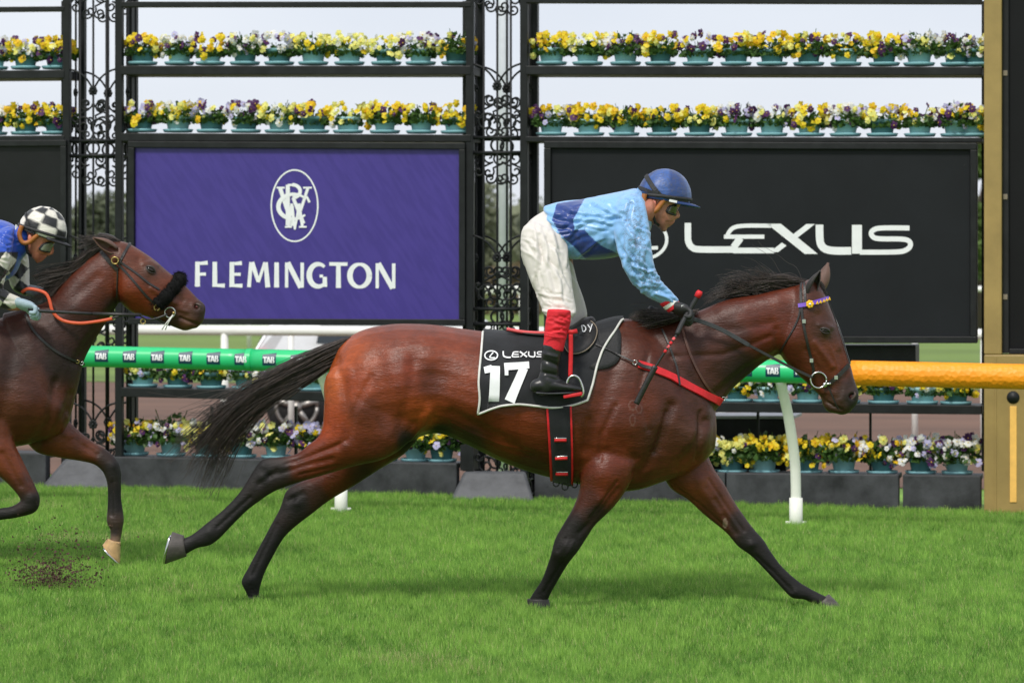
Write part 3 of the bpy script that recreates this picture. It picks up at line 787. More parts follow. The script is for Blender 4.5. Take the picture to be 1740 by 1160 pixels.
# ------------------------------------------------------------------ winning post
wp = empty('winning_post', FP(1720, 872, -.1), 'gold painted winning post with dark mirror case and slotted foot', 'post')
MAT['mirror_case'] = M('mirror_case', (.016, .017, .018), .5, spec=.25, var=.3, vs=6)
MAT['mirror'] = M('mirror_face', (.006, .006, .007), .5, var=.2, vs=2, spec=.2)
bevel(slab(MB(), 1672, -60, 602, 1702, -60, 602, -.12, .12).build('column', MAT['gold'], wp, False), .006)
bevel(slab(MB(), 1672, 602.5, 884, 1800, 602.5, 884, -.125, .12).build('foot_block', MAT['gold'], wp, False), .008)
bevel(slab(MB(), 1690, 606, 872, 1693, 606, 872, -.130, -.12).build('trim_strip', MAT['gold'], wp, False), .001)
bevel(slab(MB(), 1703, -60, 600, 1714, -60, 600, -.06, .12).build('mirror_frame', MAT['mirror_case'], wp, False), .004)
slab(MB(), 1714.5, -60, 592, 1830, -60, 592, -.03, .10).build('mirror', MAT['mirror'], wp, False)
bevel(slab(MB(), 1714.5, 592.5, 601, 1830, 592.5, 601, -.06, .12).build('mirror_frame', MAT['mirror_case'], wp, False), .004)
for y in (120, 330, 500):
    bevel(slab(MB(), 1704, y, y + 9, 1712, y, y + 9, -.066, -.055).build('hinge', MAT['faded_iron'], wp, False), .002)
bevel(slab(MB(), 1716, 690, 853, 1727.5, 690, 853, -.131, -.122).build('sight_strip', MAT['cream'], wp, False), .002)
hc = FP(1721.5, 675, -.128); 
MB().tube([hc, hc + W * .02], .040, 24).build('sight_hole', MAT['black_paint'], wp)

# dark equipment boxes under the charcoal board
bx = empty('equipment_case', FP(1490, 620, .5), 'flat black case hung under the charcoal board', 'case')
bevel(slab(MB(), 1425, 586, 623, 1556, 586, 623, .10, .4).build('shell', MAT['black_paint'], bx, False), .006)
slab(MB(), 1428, 590, 592, 1553, 590, 592, .096, .11).build('lid_seam', MAT['iron'], bx, False)
bx2 = empty('equipment_case', FP(1280, 790, .6), 'large black case with pale edged lid behind the kerb flowers', 'case')
bevel(slab(MB(), 1190, 712, 800, 1336, 712, 800, .5, .9).build('shell', MAT['black_paint'], bx2, False), .008)
bevel(slab(MB(), 1188, 706, 711.5, 1350, 706, 711.5, .49, .92).build('lid', M('pale_edge', (.35, .36, .38), .4), bx2, False), .004)
# slender white flag pole beyond the tower
fp_ = FP(856, 800, 4.0); fpz = -.3
pole = empty('flag_pole', Vector((fp_.x, fp_.y, fpz)), 'thick pale grey pole standing behind the iron tower', 'pole')
MB().tube([(fp_.x, fp_.y, fpz), (fp_.x, fp_.y, 6.2)], .040, 14).build('shaft', M('pale_pole', (.62, .65, .70), .45, var=.06), pole)
MB().tube([(fp_.x, fp_.y, fpz), (fp_.x, fp_.y, fpz + .12)], .08, 14).build('base_collar', MAT['white'], pole)

# ------------------------------------------------------------------ parked car beyond the stand
MAT['silver'] = M('silver_paint', (.74, .76, .79), .28, metal=.0, var=.04, coat=.5)
MAT['car_glass'] = M('car_glass', (.02, .028, .035), .08, var=.1)
MAT['tyre'] = M('tyre_rubber', (.02, .02, .02), .8, var=.2)
MAT['alloy'] = M('alloy', (.32, .30, .28), .4, metal=.7, var=.15)
MAT['red_lens'] = M('red_lens', (.45, .02, .02), .2)
def car():
    D = 32.; sc_ = FPX / D; zg = -.30
    x_r = (424 - 870) / sc_            # rear bumper
    root = empty('parked_car', (x_r + 1.9, D, zg), 'silver hatchback parked on the sand track behind the flower stand', 'car')
    # side profile (from the rear, x forward), height above ground
    pr_ = [(0.02, .32), (0, .55), (.02, .82), (.06, .93), (.30, 1.36), (.55, 1.46), (1.6, 1.47), (2.15, 1.38), (2.85, .98), (3.7, .86), (3.98, .70), (4.02, .34), (3.7, .22), (.3, .22)]
    mb = MB(); n = len(pr_); ws = [.78, .84, .86, .84, .66, .62, .62, .66, .82, .82, .80, .78, .80, .80]
    v = []
    for sgn in (-1, 1):
        v += [(x_r + x, D + .85 + sgn * w_, zg + z) for (x, z), w_ in zip(pr_, ws)]
    f = [tuple(range(n)), tuple(range(2 * n - 1, n - 1, -1))] + [(i, n + i, n + (i + 1) % n, (i + 1) % n) for i in range(n)]
    mb.add(v, f); b = mb.build('body', MAT['silver'], root, False); bevel(b, .05, 3)
    def panel(name, pts, m, yo=0.):
        q = MB(); v = [(x_r + x, D + .85 - w_ - .012, zg + z) for x, z, w_ in pts]; k = len(v)
        v += [(a, y_ + .02, c) for a, y_, c in v]
        q.add(v, [tuple(range(k)), tuple(range(2 * k - 1, k - 1, -1))] + [(i, k + i, k + (i + 1) % k, (i + 1) % k) for i in range(k)])
        return q.build(name, m, root, False)
    panel('side_window', [(.70, .98, .842), (.78, 1.38, .66), (1.5, 1.40, .645), (1.5, .98, .842)], MAT['car_glass'])
    panel('side_window', [(1.56, .98, .842), (1.56, 1.40, .645), (2.1, 1.33, .68), (2.7, .99, .832)], MAT['car_glass'])
    q = MB(); q.add([(x_r + .065, D + .2, zg + .97), (x_r + .065, D + 1.5, zg + .97), (x_r + .27, D + 1.4, zg + 1.33), (x_r + .27, D + .3, zg + 1.33)], [(0, 1, 2, 3)]); q.build('rear_window', MAT['car_glass'], root, False)
    bevel(MB().box((x_r + .09, D + .08, zg + .82), (.2, .16, .20)).build('tail_light', MAT['red_lens'], root, False), .02)
    bevel(MB().box((x_r + .09, D + 1.62, zg + .82), (.2, .16, .20)).build('tail_light', MAT['red_lens'], root, False), .02)
    bevel(MB().box((x_r + 1.3, D - .02, zg + .80), (.2, .03, .035)).build('door_handle', MAT['silver'], root, False), .008)
    for wx in (.50, 3.15):
        for yy in (D + .04, D + 1.58):
            c = Vector((x_r + wx, yy, zg + .32))
            wh = MB().tube([c + Vector((0, -.05, 0)), c + Vector((0, -.09, 0)), c + Vector((0, .10, 0))], [.27, .32, .32], 28).build('tyre', MAT['tyre'], root)
            rim = MB(); rim.tube([c + Vector((0, -.094 + .26 * 0, 0)), c + Vector((0, -.07, 0))], .21, 24)
            for k in range(5):
                a = k * 2 * math.pi / 5 + .3; d = Vector((math.cos(a), 0, math.sin(a))); pp = Vector((-d.z, 0, d.x))
                rim.box(c + d * .12 + Vector((0, -.105, 0)), (.2, .03, .055), (d, Vector((0, 1, 0)), pp))
            rim.tube([c + Vector((0, -.13, 0)), c + Vector((0, -.09, 0))], .055, 14)
            t_ = [c + Vector((.215 * math.cos(a), -.10, .215 * math.sin(a))) for a in np.linspace(0, 2 * math.pi, 25)]
            rim.tube(t_, .022, 6)
            r_ = rim.build('rim', MAT['alloy'], wh)
            disc = MB().tube([c + Vector((0, -.0965, 0)), c + Vector((0, -.0945, 0))], .19, 24).build('brake_disc', MAT['tyre'], wh)
car()

# ------------------------------------------------------------------ trees and hedge beyond the infield
MAT['bark'] = M('bark', (.08, .06, .045), .9, var=.3)
tm = [M('tree_leaf_%s' % n, c, .6, var=.4, vs=.8, trans=.25, c2=c2) for n, c, c2 in (('olive', (.15, .17, .10), (.26, .28, .17)), ('dark', (.11, .13, .075), (.19, .22, .13)), ('bright', (.07, .13, .022), (.13, .22, .04)))]  # olive and dark leaves are paled: distance haze put into their colour
def tree(px, depth, ytop, wid, mk, seed, label, zg=-.30, low=.12):
    r = random.Random(seed); b = P(px, HOR, depth); hgt = EYE + (HOR - ytop) / FPX * depth - zg
    root = empty('tree', (b.x, depth, zg), label, 'tree', 'trees beyond the infield')
    tk = MB(); tk.tube([(b.x, depth, zg - .05), (b.x + .05, depth, zg + hgt * .35), (b.x - .05, depth, zg + hgt * .8)], [hgt * .035, hgt * .026, hgt * .008], 8)
    cl = []
    for k in range(9):
        a = r.random() * 6.28; zz = hgt * r.uniform(low + .13, .93); rr = wid * r.uniform(.25, .75) * (1 - .6 * zz / hgt)
        e = Vector((b.x + rr * math.cos(a), depth + rr * math.sin(a), zg + zz)); cl.append((e, wid * r.uniform(.22, .42)))
        s_ = Vector((b.x, depth, zg + zz * .6)); tk.tube([s_, (s_ + e) / 2 + Vector((0, 0, .1)), e], [hgt * .012, hgt * .008, .01], 5)
    tk.build('trunk', MAT['bark'], root)
    cr_ = MB()
    for e, q in cl + [(Vector((b.x, depth, zg + hgt * .55)), wid * .5), (Vector((b.x, depth, zg + hgt * .85)), wid * .32)]:
        for i in range(240):
            d = Vector((r.gauss(0, 1), r.gauss(0, 1), r.gauss(0, 1))).normalized(); p = e + d * (q * r.random() ** .4)
            if p.z > zg + hgt: p.z = zg + hgt - r.random() * .3
            if p.z < zg + hgt * low: continue
            a1 = Vector((r.gauss(0, 1), r.gauss(0, 1), r.gauss(0, 1))).normalized(); a2 = a1.orthogonal().normalized(); s_ = .16 * hgt / 6
            cr_.add([p - a1 * s_, p + a2 * s_ * .6, p + a1 * s_, p - a2 * s_ * .6], [(0, 1, 2, 3)])
    cr_.build('crown', tm[mk], root, False)
kinds = {0: 'loose olive green tree in the blurred row beyond the infield', 1: 'dark green tree in the blurred row beyond the infield', 2: 'bright green conifer showing between the charcoal board and gold post'}
trr = random.Random(3)
for i, px in enumerate(range(-260, 2050, 135)):
    k = i % 2; tree(px + trr.uniform(-30, 30), 112 + trr.uniform(-8, 14), trr.uniform(285, 345), trr.uniform(2.0, 3.0), k, 40 + i, kinds[k])
tree(1657, 70, 225, 1.25, 2, 90, kinds[2], low=.25)
MAT['hedge'] = M('hedge_leaf', (.10, .075, .035), .8, var=.4, vs=.6, c2=(.17, .125, .06))
hm = MB(); hr = random.Random(8)
for i in range(9000):
    u = hr.uniform(-30, 34); z = hr.uniform(-.3, 1.35 + .25 * math.sin(u * .9)); p = Vector((u, 98 + hr.uniform(0, 1.2), z))
    a1 = Vector((hr.gauss(0, 1), hr.gauss(0, 1), hr.gauss(0, 1))).normalized(); a2 = a1.orthogonal(); s_ = .14
    hm.add([p - a1 * s_, p + a2 * s_, p + a1 * s_, p - a2 * s_], [(0, 1, 2, 3)])
tag(hm.build('hedge', MAT['hedge'], None, False), 'low brown hedge in front of the far trees', 'hedge')
far = MB(); fr = random.Random(18)
for i in range(16000):
    u = fr.uniform(-70, 74); z = fr.uniform(-.3, 3.6 + .8 * math.sin(u * .35) + .5 * math.sin(u * 1.3 + 1)); p = Vector((u, 150 + fr.uniform(0, 6), z))
    a1 = Vector((fr.gauss(0, 1), fr.gauss(0, 1), fr.gauss(0, 1))).normalized(); a2 = a1.orthogonal(); s_ = .34
    far.add([p - a1 * s_, p + a2 * s_, p + a1 * s_, p - a2 * s_], [(0, 1, 2, 3)])
tag(far.build('distant_wood', tm[0], None, False), 'hazy olive belt of woodland on the skyline', 'wood', kind='stuff')

# ------------------------------------------------------------------ turf thrown up behind the hooves
MAT['clod'] = M('clod', (.085, .046, .034), .95, var=.5, vs=30)
cb = MB(); q = random.Random(21)
def bit(p, s_):
    vv = [p + Vector((q.gauss(0, 1), q.gauss(0, 1), q.gauss(0, 1))).normalized() * s_ * q.uniform(.5, 1.2) for _ in range(5)]
    cb.add(vv, [(0, 1, 2), (0, 2, 3), (0, 3, 4), (0, 4, 1), (1, 4, 3), (1, 3, 2)])
for i in range(3600):
    t = q.random()
    if t < .62: px, py, s_ = q.gauss(86, 33), q.gauss(981, 17), .002 + .010 * q.random() ** 3
    elif t < .9: px, py, s_ = q.gauss(95, 46), q.gauss(952, 28), .0015 + .010 * q.random() ** 4
    else: px, py, s_ = q.gauss(120, 60), q.gauss(910, 40), .001 + .007 * q.random() ** 3
    if py > 1008: py = 1008 - q.random() * 20
    bit(P(px, py, 14.55 + q.gauss(0, .10)), s_)
tag(cb.build('turf_clods', MAT['clod'], None, False), 'spray of dark earth clods kicked up over the grass', 'clods', kind='stuff')
bits = MB()
for k, (px, py, s_) in enumerate(((978, 1031, .018), (988, 1034, .012), (1370, 998, .02))):
    cb = MB(); bit(P(px, py, 13.95 if k < 2 else 14.9), s_); o = cb.build('divot', MAT['clod'], None, False)
    o.location.z += 0
    tag(o, ['loose brown divot in the grass below the belly of the leading horse', 'small brown crumb of earth beside the loose divot', 'dry straw-coloured divot in the grass past the reaching foreleg'][k], 'divot')
# ------------------------------------------------------------------ horses
def coat_mat(name):
    m = M(name, (0, 0, 0), .40, attr=True, var=.20, vs=55, bump=0, spec=.34, stretch=(.45, 1, 1.3))
    t = m.node_tree; N = t.nodes; b = N['Principled BSDF']; prev = None
    tcn = N.new('ShaderNodeTexCoord')
    for sc_, st_, d_, str_ in ((26, (.6, 1, 1), .006, .30), (95, (.35, 1, 1.4), .0032, .6), (240, (.3, 1, 1.6), .0018, .7)):
        mm = N.new('ShaderNodeMapping'); mm.inputs['Scale'].default_value = st_; nz = N.new('ShaderNodeTexNoise'); nz.inputs['Scale'].default_value = sc_; nz.inputs['Detail'].default_value = 3
        bp = N.new('ShaderNodeBump'); bp.inputs['Strength'].default_value = str_; bp.inputs['Distance'].default_value = d_
        t.links.new(tcn.outputs['Object'], mm.inputs[0]); t.links.new(mm.outputs[0], nz.inputs[0]); t.links.new(nz.outputs[0], bp.inputs['Height'])
        if prev: t.links.new(prev.outputs[0], bp.inputs['Normal'])
        prev = bp
    t.links.new(prev.outputs[0], b.inputs['Normal'])
    src = b.inputs['Base Color'].links[0].from_socket; nd = N.new('ShaderNodeTexNoise'); nd.inputs['Scale'].default_value = 13; nd.inputs['Detail'].default_value = 4; md = N.new('ShaderNodeMapRange')
    for i_, v_ in ((1, .35), (2, .65), (3, .84), (4, 1.14)): md.inputs[i_].default_value = v_
    mu = N.new('ShaderNodeMixRGB'); mu.blend_type = 'MULTIPLY'; mu.inputs[0].default_value = 1
    t.links.new(tcn.outputs['Object'], nd.inputs[0]); t.links.new(nd.outputs[0], md.inputs[0]); t.links.new(src, mu.inputs[1]); t.links.new(md.outputs[0], mu.inputs[2]); t.links.new(mu.outputs[0], b.inputs['Base Color'])
    at = N.new('ShaderNodeAttribute'); at.attribute_name = 'coat'; bw = N.new('ShaderNodeRGBToBW'); mr = N.new('ShaderNodeMapRange')
    for i_, v_ in ((1, .006), (2, .030), (3, .62), (4, .36)): mr.inputs[i_].default_value = v_
    t.links.new(at.outputs[0], bw.inputs[0]); t.links.new(bw.outputs[0], mr.inputs[0]); t.links.new(mr.outputs[0], b.inputs['Roughness'])
    return m
MAT['coat'] = coat_mat('bay_coat')
MAT['coat2'] = coat_mat('dark_bay_coat')
MAT['hair'] = M('black_hair', (.012, .009, .008), .38, var=.5, vs=45, spec=.5, c2=(.060, .042, .034))
MAT['hoof'] = M('dark_hoof', (.070, .060, .054), .5, var=.35, vs=30, bump=.2, bs=90, stretch=(1, 1, 4))
MAT['hoof_black'] = M('black_hoof', (.022, .020, .019), .6, var=.3, vs=30)
MAT['hoof_pale'] = M('pale_hoof', (.52, .33, .15), .5, var=.25, vs=25)
MAT['eye'] = M('horse_eye', (.010, .006, .005), .06, var=.1)
MAT['lid'] = M('eyelid_skin', (.028, .020, .017), .45, var=.2)
MAT['nostril'] = M('nostril_lining', (.14, .03, .03), .5, var=.2)

def strands(curves, name, m, parent, r0, r1):
    mb = MB()
    for c in curves:
        k = len(c); mb.tube(c, [r0 + (r1 - r0) * (i / (k - 1)) ** .8 for i in range(k)], 3, cap=False)
    return mb.build(name, m, parent)

def hair_between(guides, n, Y0, dy, seed, jit=4., tmin=.75, clump=14, fly=.04, r=.0017, t0j=.04, wav=3.):
    """hair strands interpolated between guide curves (photo pixels); returns curves in space"""
    q = random.Random(seed); K = 14; G_ = [np.array([g_ for g_ in dense(g, 3.)]) for g in guides]
    def at(g, t):
        f = t * (len(g) - 1); i = min(int(f), len(g) - 2); return g[i] + (g[i + 1] - g[i]) * (f - i)
    cl = [(q.random(), q.gauss(0, 1), q.random() * 6, q.uniform(tmin, 1)) for _ in range(clump)]
    out = []
    for i in range(n):
        cs, cy, cp, ct = q.choice(cl); s0 = q.random()
        tend = min(1.0, ct * q.uniform(.86, 1.02)); t0 = q.random() * t0j
        fl = q.gauss(0, 1) * (2.6 if q.random() < fly else 1); j1, j2 = q.gauss(0, 1), q.random() * 6
        y0 = q.uniform(-1, 1); pts = []
        for k in range(K):
            t = t0 + (tend - t0) * k / (K - 1)
            s_ = s0 + (cs - s0) * min(1, t * 1.15) * .82
            f = s_ * (len(G_) - 1); a = min(int(f), len(G_) - 2); p = at(G_[a], t) * (1 - (f - a)) + at(G_[a + 1], t) * (f - a)
            off = jit * t * (fl + .5 * math.sin(t * 5 + cp)) ; wv = wav * t * math.sin(4.5 * t + cp) 
            d = at(G_[a], min(1, t + .05)) - at(G_[a], max(0, t - .05)); d /= (np.hypot(*d) + 1e-9)
            p = p + np.array((-d[1], d[0])) * (off + wv)
            pts.append(P(p[0], p[1], Y0 + dy * (y0 * (1 - .4 * t) + .5 * cy * t)))
        out.append(pts)
    return out

def hoof(root, cor, sole, wid, m, name='hoof', depth=0.):
    """cor = (front px, back px) of the coronet, sole = (toe px, heel px); Y; wid = half widths"""
    (a, b), (c, d) = cor, sole; Y = depth
    A, B, C, D = P(*a, Y), P(*b, Y), P(*c, Y), P(*d, Y)
    mb = MB(); n = 20; rings = []
    for t in (0, .12, .5, .9, 1.0):
        f_, k_ = A.lerp(C, t), B.lerp(D, t); w_ = wid[0] + (wid[1] - wid[0]) * t
        if t == 1.0: w_ *= .97
        cc = (f_ + k_) / 2; h = (f_ - k_) / 2
        rings.append([cc + h * math.cos(2 * math.pi * i / n) + Vector((0, 1, 0)) * (w_ * math.sin(2 * math.pi * i / n) * (1 - .18 * (math.cos(2 * math.pi * i / n) < -.4))) for i in range(n)])
    v = [p for r_ in rings for p in r_]
    f = [(i * n + k, i * n + (k + 1) % n, (i + 1) * n + (k + 1) % n, (i + 1) * n + k) for i in range(4) for k in range(n)] + [tuple(range(n - 1, -1, -1)), tuple(4 * n + k for k in range(n))]
    mb.add(v, f); o = mb.build(name, m, root)
    # racing plate on the sole
    up = (A + B - C - D).normalized() * -.004
    cc = (C + D) / 2; h = (C - D) / 2
    pl = [cc + up + h * (math.cos(a_) * .93) + Vector((0, 1, 0)) * (wid[1] * .93 * math.sin(a_)) for a_ in np.linspace(-2.5, 2.5, 22)]
    MB().tube(pl, .0055, 6).build('horseshoe', MAT['chrome'], o)
    return o

class Horse: pass
def make_horse(name, label, base, torso, neck, head, legs, ears, strokes, anchors, mat, Yc, voxel=.0055, extra=None):
    h = Horse(); h.root = empty(name, base, label, 'horse'); mb = MB()
    for secs in (torso, neck, head): mb.loft([(*q, Yc) if len(q) == 5 else q for q in secs], capk=.25 if secs is torso else .35)
    for Yl, secs in legs:
        mb.loft([(*q, Yl) if len(q) == 5 else q for q in secs], n=24)
    me, v, lap = fuse(mb, name + '_body', voxel, 5)
    strokes = [(a, b, c * 1.22) for a, b, c in strokes]
    v = sculpt(me, v, strokes)
    v = lap(v, 1, .4); me.vertices.foreach_set('co', v.ravel()); me.update()
    me.polygons.foreach_set('use_smooth', [True] * len(me.polygons))
    paint(me, v, anchors, 3.2, extra); me.materials.append(mat)
    o = bpy.data.objects.new('body', me); link(o, h.root); h.me = me; h.bvh = bvh_of(me)
    return h

def surf_strap(h, pts, wd, name, m, th=.003, off=.002, Y=14.0, step=5., parent=None):
    q = [hit(h.bvh, x, y, off, Y) for x, y in dense(pts, step)]
    # even out steps where the ray slips off the silhouette
    P3 = [a for a, _ in q]; N3 = [b for _, b in q]
    for _ in range(2):
        P3 = [P3[0]] + [(P3[i - 1] + P3[i] * 2 + P3[i + 1]) / 4 for i in range(1, len(P3) - 1)] + [P3[-1]]
        N3 = [N3[0]] + [(N3[i - 1] + N3[i] * 2 + N3[i + 1]).normalized() for i in range(1, len(N3) - 1)] + [N3[-1]]
    P3 = [a + b * .0015 for a, b in zip(P3, N3)]
    return MB().strap(P3, N3, wd, th).build(name, m, parent or h.root, False)

def eye_at(h, px, py, Y, r=.022, openk=.62, ang=-.7):
    p, n = hit(h.bvh, px, py, -.0105, Y)
    bx_ = Vector((math.cos(ang), 0, math.sin(ang))); bx_ = (bx_ - n * bx_.dot(n)).normalized(); cx_ = n.cross(bx_)
    if cx_.z < 0: cx_ = -cx_
    o = MB().ball(p, (r, r * .72, r * openk * .98), 18, 12, (bx_, n, cx_)).build('eye', MAT['eye'], h.root)
    q = p + n * .0118
    def al(a, k=1.): return q + bx_ * (r * 1.08 * math.cos(a)) + cx_ * (r * openk * k * math.sin(a) * (1 - .30 * math.cos(a) ** 2)) - n * (.0065 * math.cos(a) ** 2)
    MB().tube([al(a) for a in np.linspace(0, math.pi, 17)], [.0022 + .0048 * math.sin(a) for a in np.linspace(0, math.pi, 17)], 8).build('upper_lid', MAT['lid'], o)
    MB().tube([al(a) for a in np.linspace(math.pi, 2 * math.pi, 17)], [.0022 + .0016 * abs(math.sin(a)) for a in np.linspace(math.pi, 2 * math.pi, 17)], 8).build('lower_lid', MAT['lid'], o)
    return o

# --- leading bay
YC = 14.0
torso = [(556, 640, 557, 690, .09), (575, 592, 575, 735, .18), (610, 563, 615, 765, .245), (660, 551, 665, 762, .275), (710, 550, 712, 742, .285), (750, 553, 750, 737, .28),
         (800, 560, 800, 758, .285), (850, 565, 850, 783, .295), (910, 567, 905, 803, .295), (960, 564, 955, 816, .285), (1005, 553, 1000, 826, .265), (1050, 541, 1040, 835, .245),
         (1090, 545, 1085, 832, .23), (1130, 562, 1125, 819, .21), (1170, 605, 1165, 805, .19), (1200, 655, 1195, 785, .15), (1212, 690, 1209, 768, .09)]
neck = [(1060, 547, 1130, 795, .19), (1100, 547, 1180, 745, .165), (1142, 541, 1222, 690, .135), (1187, 528, 1246, 660, .112), (1235, 509, 1272, 637, .098), (1287, 500, 1299, 616, .09),
        (1330, 490, 1322, 603, .085), (1362, 483, 1336, 595, .08), (1376, 482, 1345, 580, .075)]
head = [(1388, 476, 1343, 498, .068), (1402, 500, 1326, 538, .094), (1412, 525, 1318, 576, .102), (1420, 545, 1328, 606, .098), (1430, 570, 1349, 630, .084), (1438, 595, 1366, 646, .070),
        (1446, 622, 1382, 661, .058), (1452, 646, 1394, 674, .053), (1459, 667, 1398, 688, .055), (1457, 684, 1407, 699, .050), (1447, 696, 1424, 703, .034)]
near_hind = (13.86, [(735, 640, 553, 640, .10), (730, 698, 550, 690, .115), (702, 742, 548, 722, .108), (655, 778, 540, 742, .088), (600, 792, 524, 755, .066), (550, 807, 503, 771, .050), (500, 822, 474, 776, .039),
             (466, 835, 446, 780, .038), (440, 852, 428, 803, .038), (418, 869, 410, 832, .031), (393, 894, 383, 862, .027), (374, 914, 350, 889, .030), (357, 926, 338, 899, .032), (335, 931, 324, 909, .026), (317, 941, 312, 914, .030)])
far_hind = (14.14, [(720, 730, 585, 700, .09), (690, 768, 572, 760, .095), (645, 797, 550, 795, .080), (600, 826, 525, 812, .060), (560, 850, 505, 821, .047), (530, 873, 486, 834, .040),
            (505, 892, 476, 862, .038), (483, 913, 461, 890, .032), (464, 945, 439, 931, .027), (450, 973, 421, 965, .028), (444, 991, 410, 987, .032), (441, 1003, 417, 1004, .026), (440, 1016, 423, 1017, .03)])
near_fore = (13.86, [(1088, 725, 990, 745, .075), (1083, 785, 985, 803, .088), (1071, 820, 985, 829, .082), (1046, 858, 974, 861, .066), (1013, 890, 959, 887, .050), (998, 912, 943, 915, .041), (983, 935, 937, 938, .040),
             (966, 957, 931, 956, .032, 13.89), (950, 983, 920, 985, .027, 13.92), (937, 1006, 906, 1006, .030, 13.945), (931, 1020, 898, 1020, .032, 13.955)])
far_fore = (14.12, [(1195, 755, 1118, 790, .08), (1213, 795, 1138, 828, .08), (1231, 822, 1168, 848, .070), (1249, 853, 1195, 873, .054), (1277, 893, 1233, 904, .042), (1298, 917, 1254, 928, .041), (1309, 935, 1275, 943, .034),
            (1330, 963, 1299, 967, .027), (1357, 987, 1325, 995, .027), (1373, 997, 1345, 1015, .030), (1386, 1004, 1366, 1018, .026), (1404, 1013, 1388, 1029, .03)])
ears = [(13.955, [(1383, 504, 1364, 500, .020), (1391, 492, 1367, 484, .022), (1393, 478, 1375, 470, .017), (1392, 463, 1387, 460, .006)]),
        (14.045, [(1402, 492, 1385, 494, .020), (1405, 477, 1388, 474, .021), (1407, 461, 1394, 457, .015), (1406, 448, 1402, 446, .006)])]
strokes = [
    ([(1105, 570), (1150, 640), (1190, 715)], 13, -.010), ([(1048, 600), (1020, 690), (1000, 760)], 15, -.010), ([(1065, 720)], 36, .016), ([(1085, 805), (1118, 760), (1140, 690)], 9, -.012),
    ([(1178, 748)], 26, .018), ([(1150, 795), (1172, 765), (1200, 715)], 7, -.010), ([(1030, 770), (1080, 780)], 9, -.008), ([(1025, 805)], 22, .012), ([(1130, 720)], 20, .008),
    ([(742, 640)], 32, -.022), ([(733, 700), (714, 650), (705, 610)], 18, -.008), ([(732, 585)], 26, .006), ([(690, 580), (640, 605)], 26, .004),
    ([(572, 610), (588, 680), (586, 745)], 9, -.010), ([(640, 610), (652, 690), (640, 750)], 18, -.008), ([(668, 748)], 24, .016), ([(612, 690)], 26, .010), ([(565, 780), (520, 790), (470, 806)], 5, -.006),
    ([(575, 758), (540, 768), (500, 783)], 6, -.006), ([(770, 700), (830, 735), (900, 775)], 10, -.008), ([(730, 700), (700, 745)], 8, .012), ([(790, 690), (840, 700)], 20, .006),
    ([(1318, 606), (1270, 628), (1215, 672)], 8, -.013), ([(1265, 560)], 28, .010), ([(1190, 560), (1250, 560), (1312, 548)], 9, -.006), ([(1150, 560), (1210, 640)], 16, -.006), ([(1230, 530), (1320, 510)], 14, .006),
    ([(1318, 560), (1322, 600)], 6, -.008), ([(1343, 578)], 22, .012), ([(1385, 582), (1400, 603), (1414, 622)], 5, .007), ([(1372, 595), (1392, 630), (1402, 655)], 7, -.006), ([(1402, 561)], 9, .012), ([(1392, 552), (1402, 550), (1412, 556)], 4, .006), ([(1390, 535)], 7, -.006),
    ([(1428, 600), (1437, 640)], 6, -.005), ([(1446, 672)], 8, .012), ([(1447, 673)], 4.5, -.030), ([(1404, 682), (1416, 690), (1430, 696)], 2.6, -.008), ([(1437, 655), (1430, 680)], 5, .004), ([(1395, 665), (1420, 668)], 5, .003),
    ([(1285, 945), (1315, 972), (1345, 1003)], 3.5, -.005), ([(1215, 850), (1250, 905)], 5, -.007), ([(1190, 830), (1225, 870)], 7, .006), ([(1190, 815)], 10, .008), ([(1277, 922)], 8, .005),
    ([(1050, 830), (1010, 880), (985, 905)], 5, -.006), ([(1020, 850)], 12, .006), ([(960, 925)], 9, .006), ([(955, 955), (925, 1005)], 3.5, -.004),
    ([(447, 812)], 8, .006), ([(425, 845), (370, 895)], 3.5, -.005), ([(440, 822), (470, 800)], 5, -.006), ([(505, 855)], 8, .006), ([(470, 890), (430, 975)], 3.5, -.005), ([(490, 850), (515, 838)], 5, -.005),
    ([(590, 748), (540, 770), (485, 788)], 3, -.004), ([(570, 792), (510, 806)], 3, -.004), ([(702, 610), (692, 680), (672, 742)], 9, -.005), ([(905, 772), (850, 755), (800, 735), (768, 718)], 2.2, .0035), ([(1048, 818), (1003, 880)], 2.6, -.005), ([(1062, 842), (1018, 893)], 2.6, -.004),
    ([(1150, 828), (1195, 862), (1232, 895)], 2.6, -.005), ([(1205, 815), (1240, 868), (1264, 902)], 2.6, -.005), ([(1385, 600), (1392, 620), (1400, 642)], 1.8, .0025), ([(1411, 590), (1420, 612), (1426, 634)], 1.8, .0025), ([(1140, 605), (1230, 602), (1308, 572)], 5, -.005),
    ([(1102, 600), (1086, 660), (1102, 730)], 5, -.006), ([(1132, 700), (1112, 770)], 4, -.006), ([(1192, 700), (1182, 780)], 4, -.008), ([(1045, 690), (1022, 740), (1020, 780)], 5, -.006), ([(1277, 925)], 6, .006), ([(1350, 1006)], 7, .005), ([(355, 905)], 7, .005), ([(427, 986)], 7, .005), ([(458, 808)], 5, -.007), ([(498, 847)], 5, -.006), ([(447, 790)], 6, .005),
    ([(960, 915), (948, 935)], 3, -.004), ([(975, 920), (962, 945)], 3, .004), ([(630, 640), (600, 700), (595, 740)], 6, -.005), ([(845, 620), (850, 740)], 7, -.003), ([(880, 710), (885, 780)], 6, -.003), ([(1000, 715), (985, 790)], 6, -.004)]
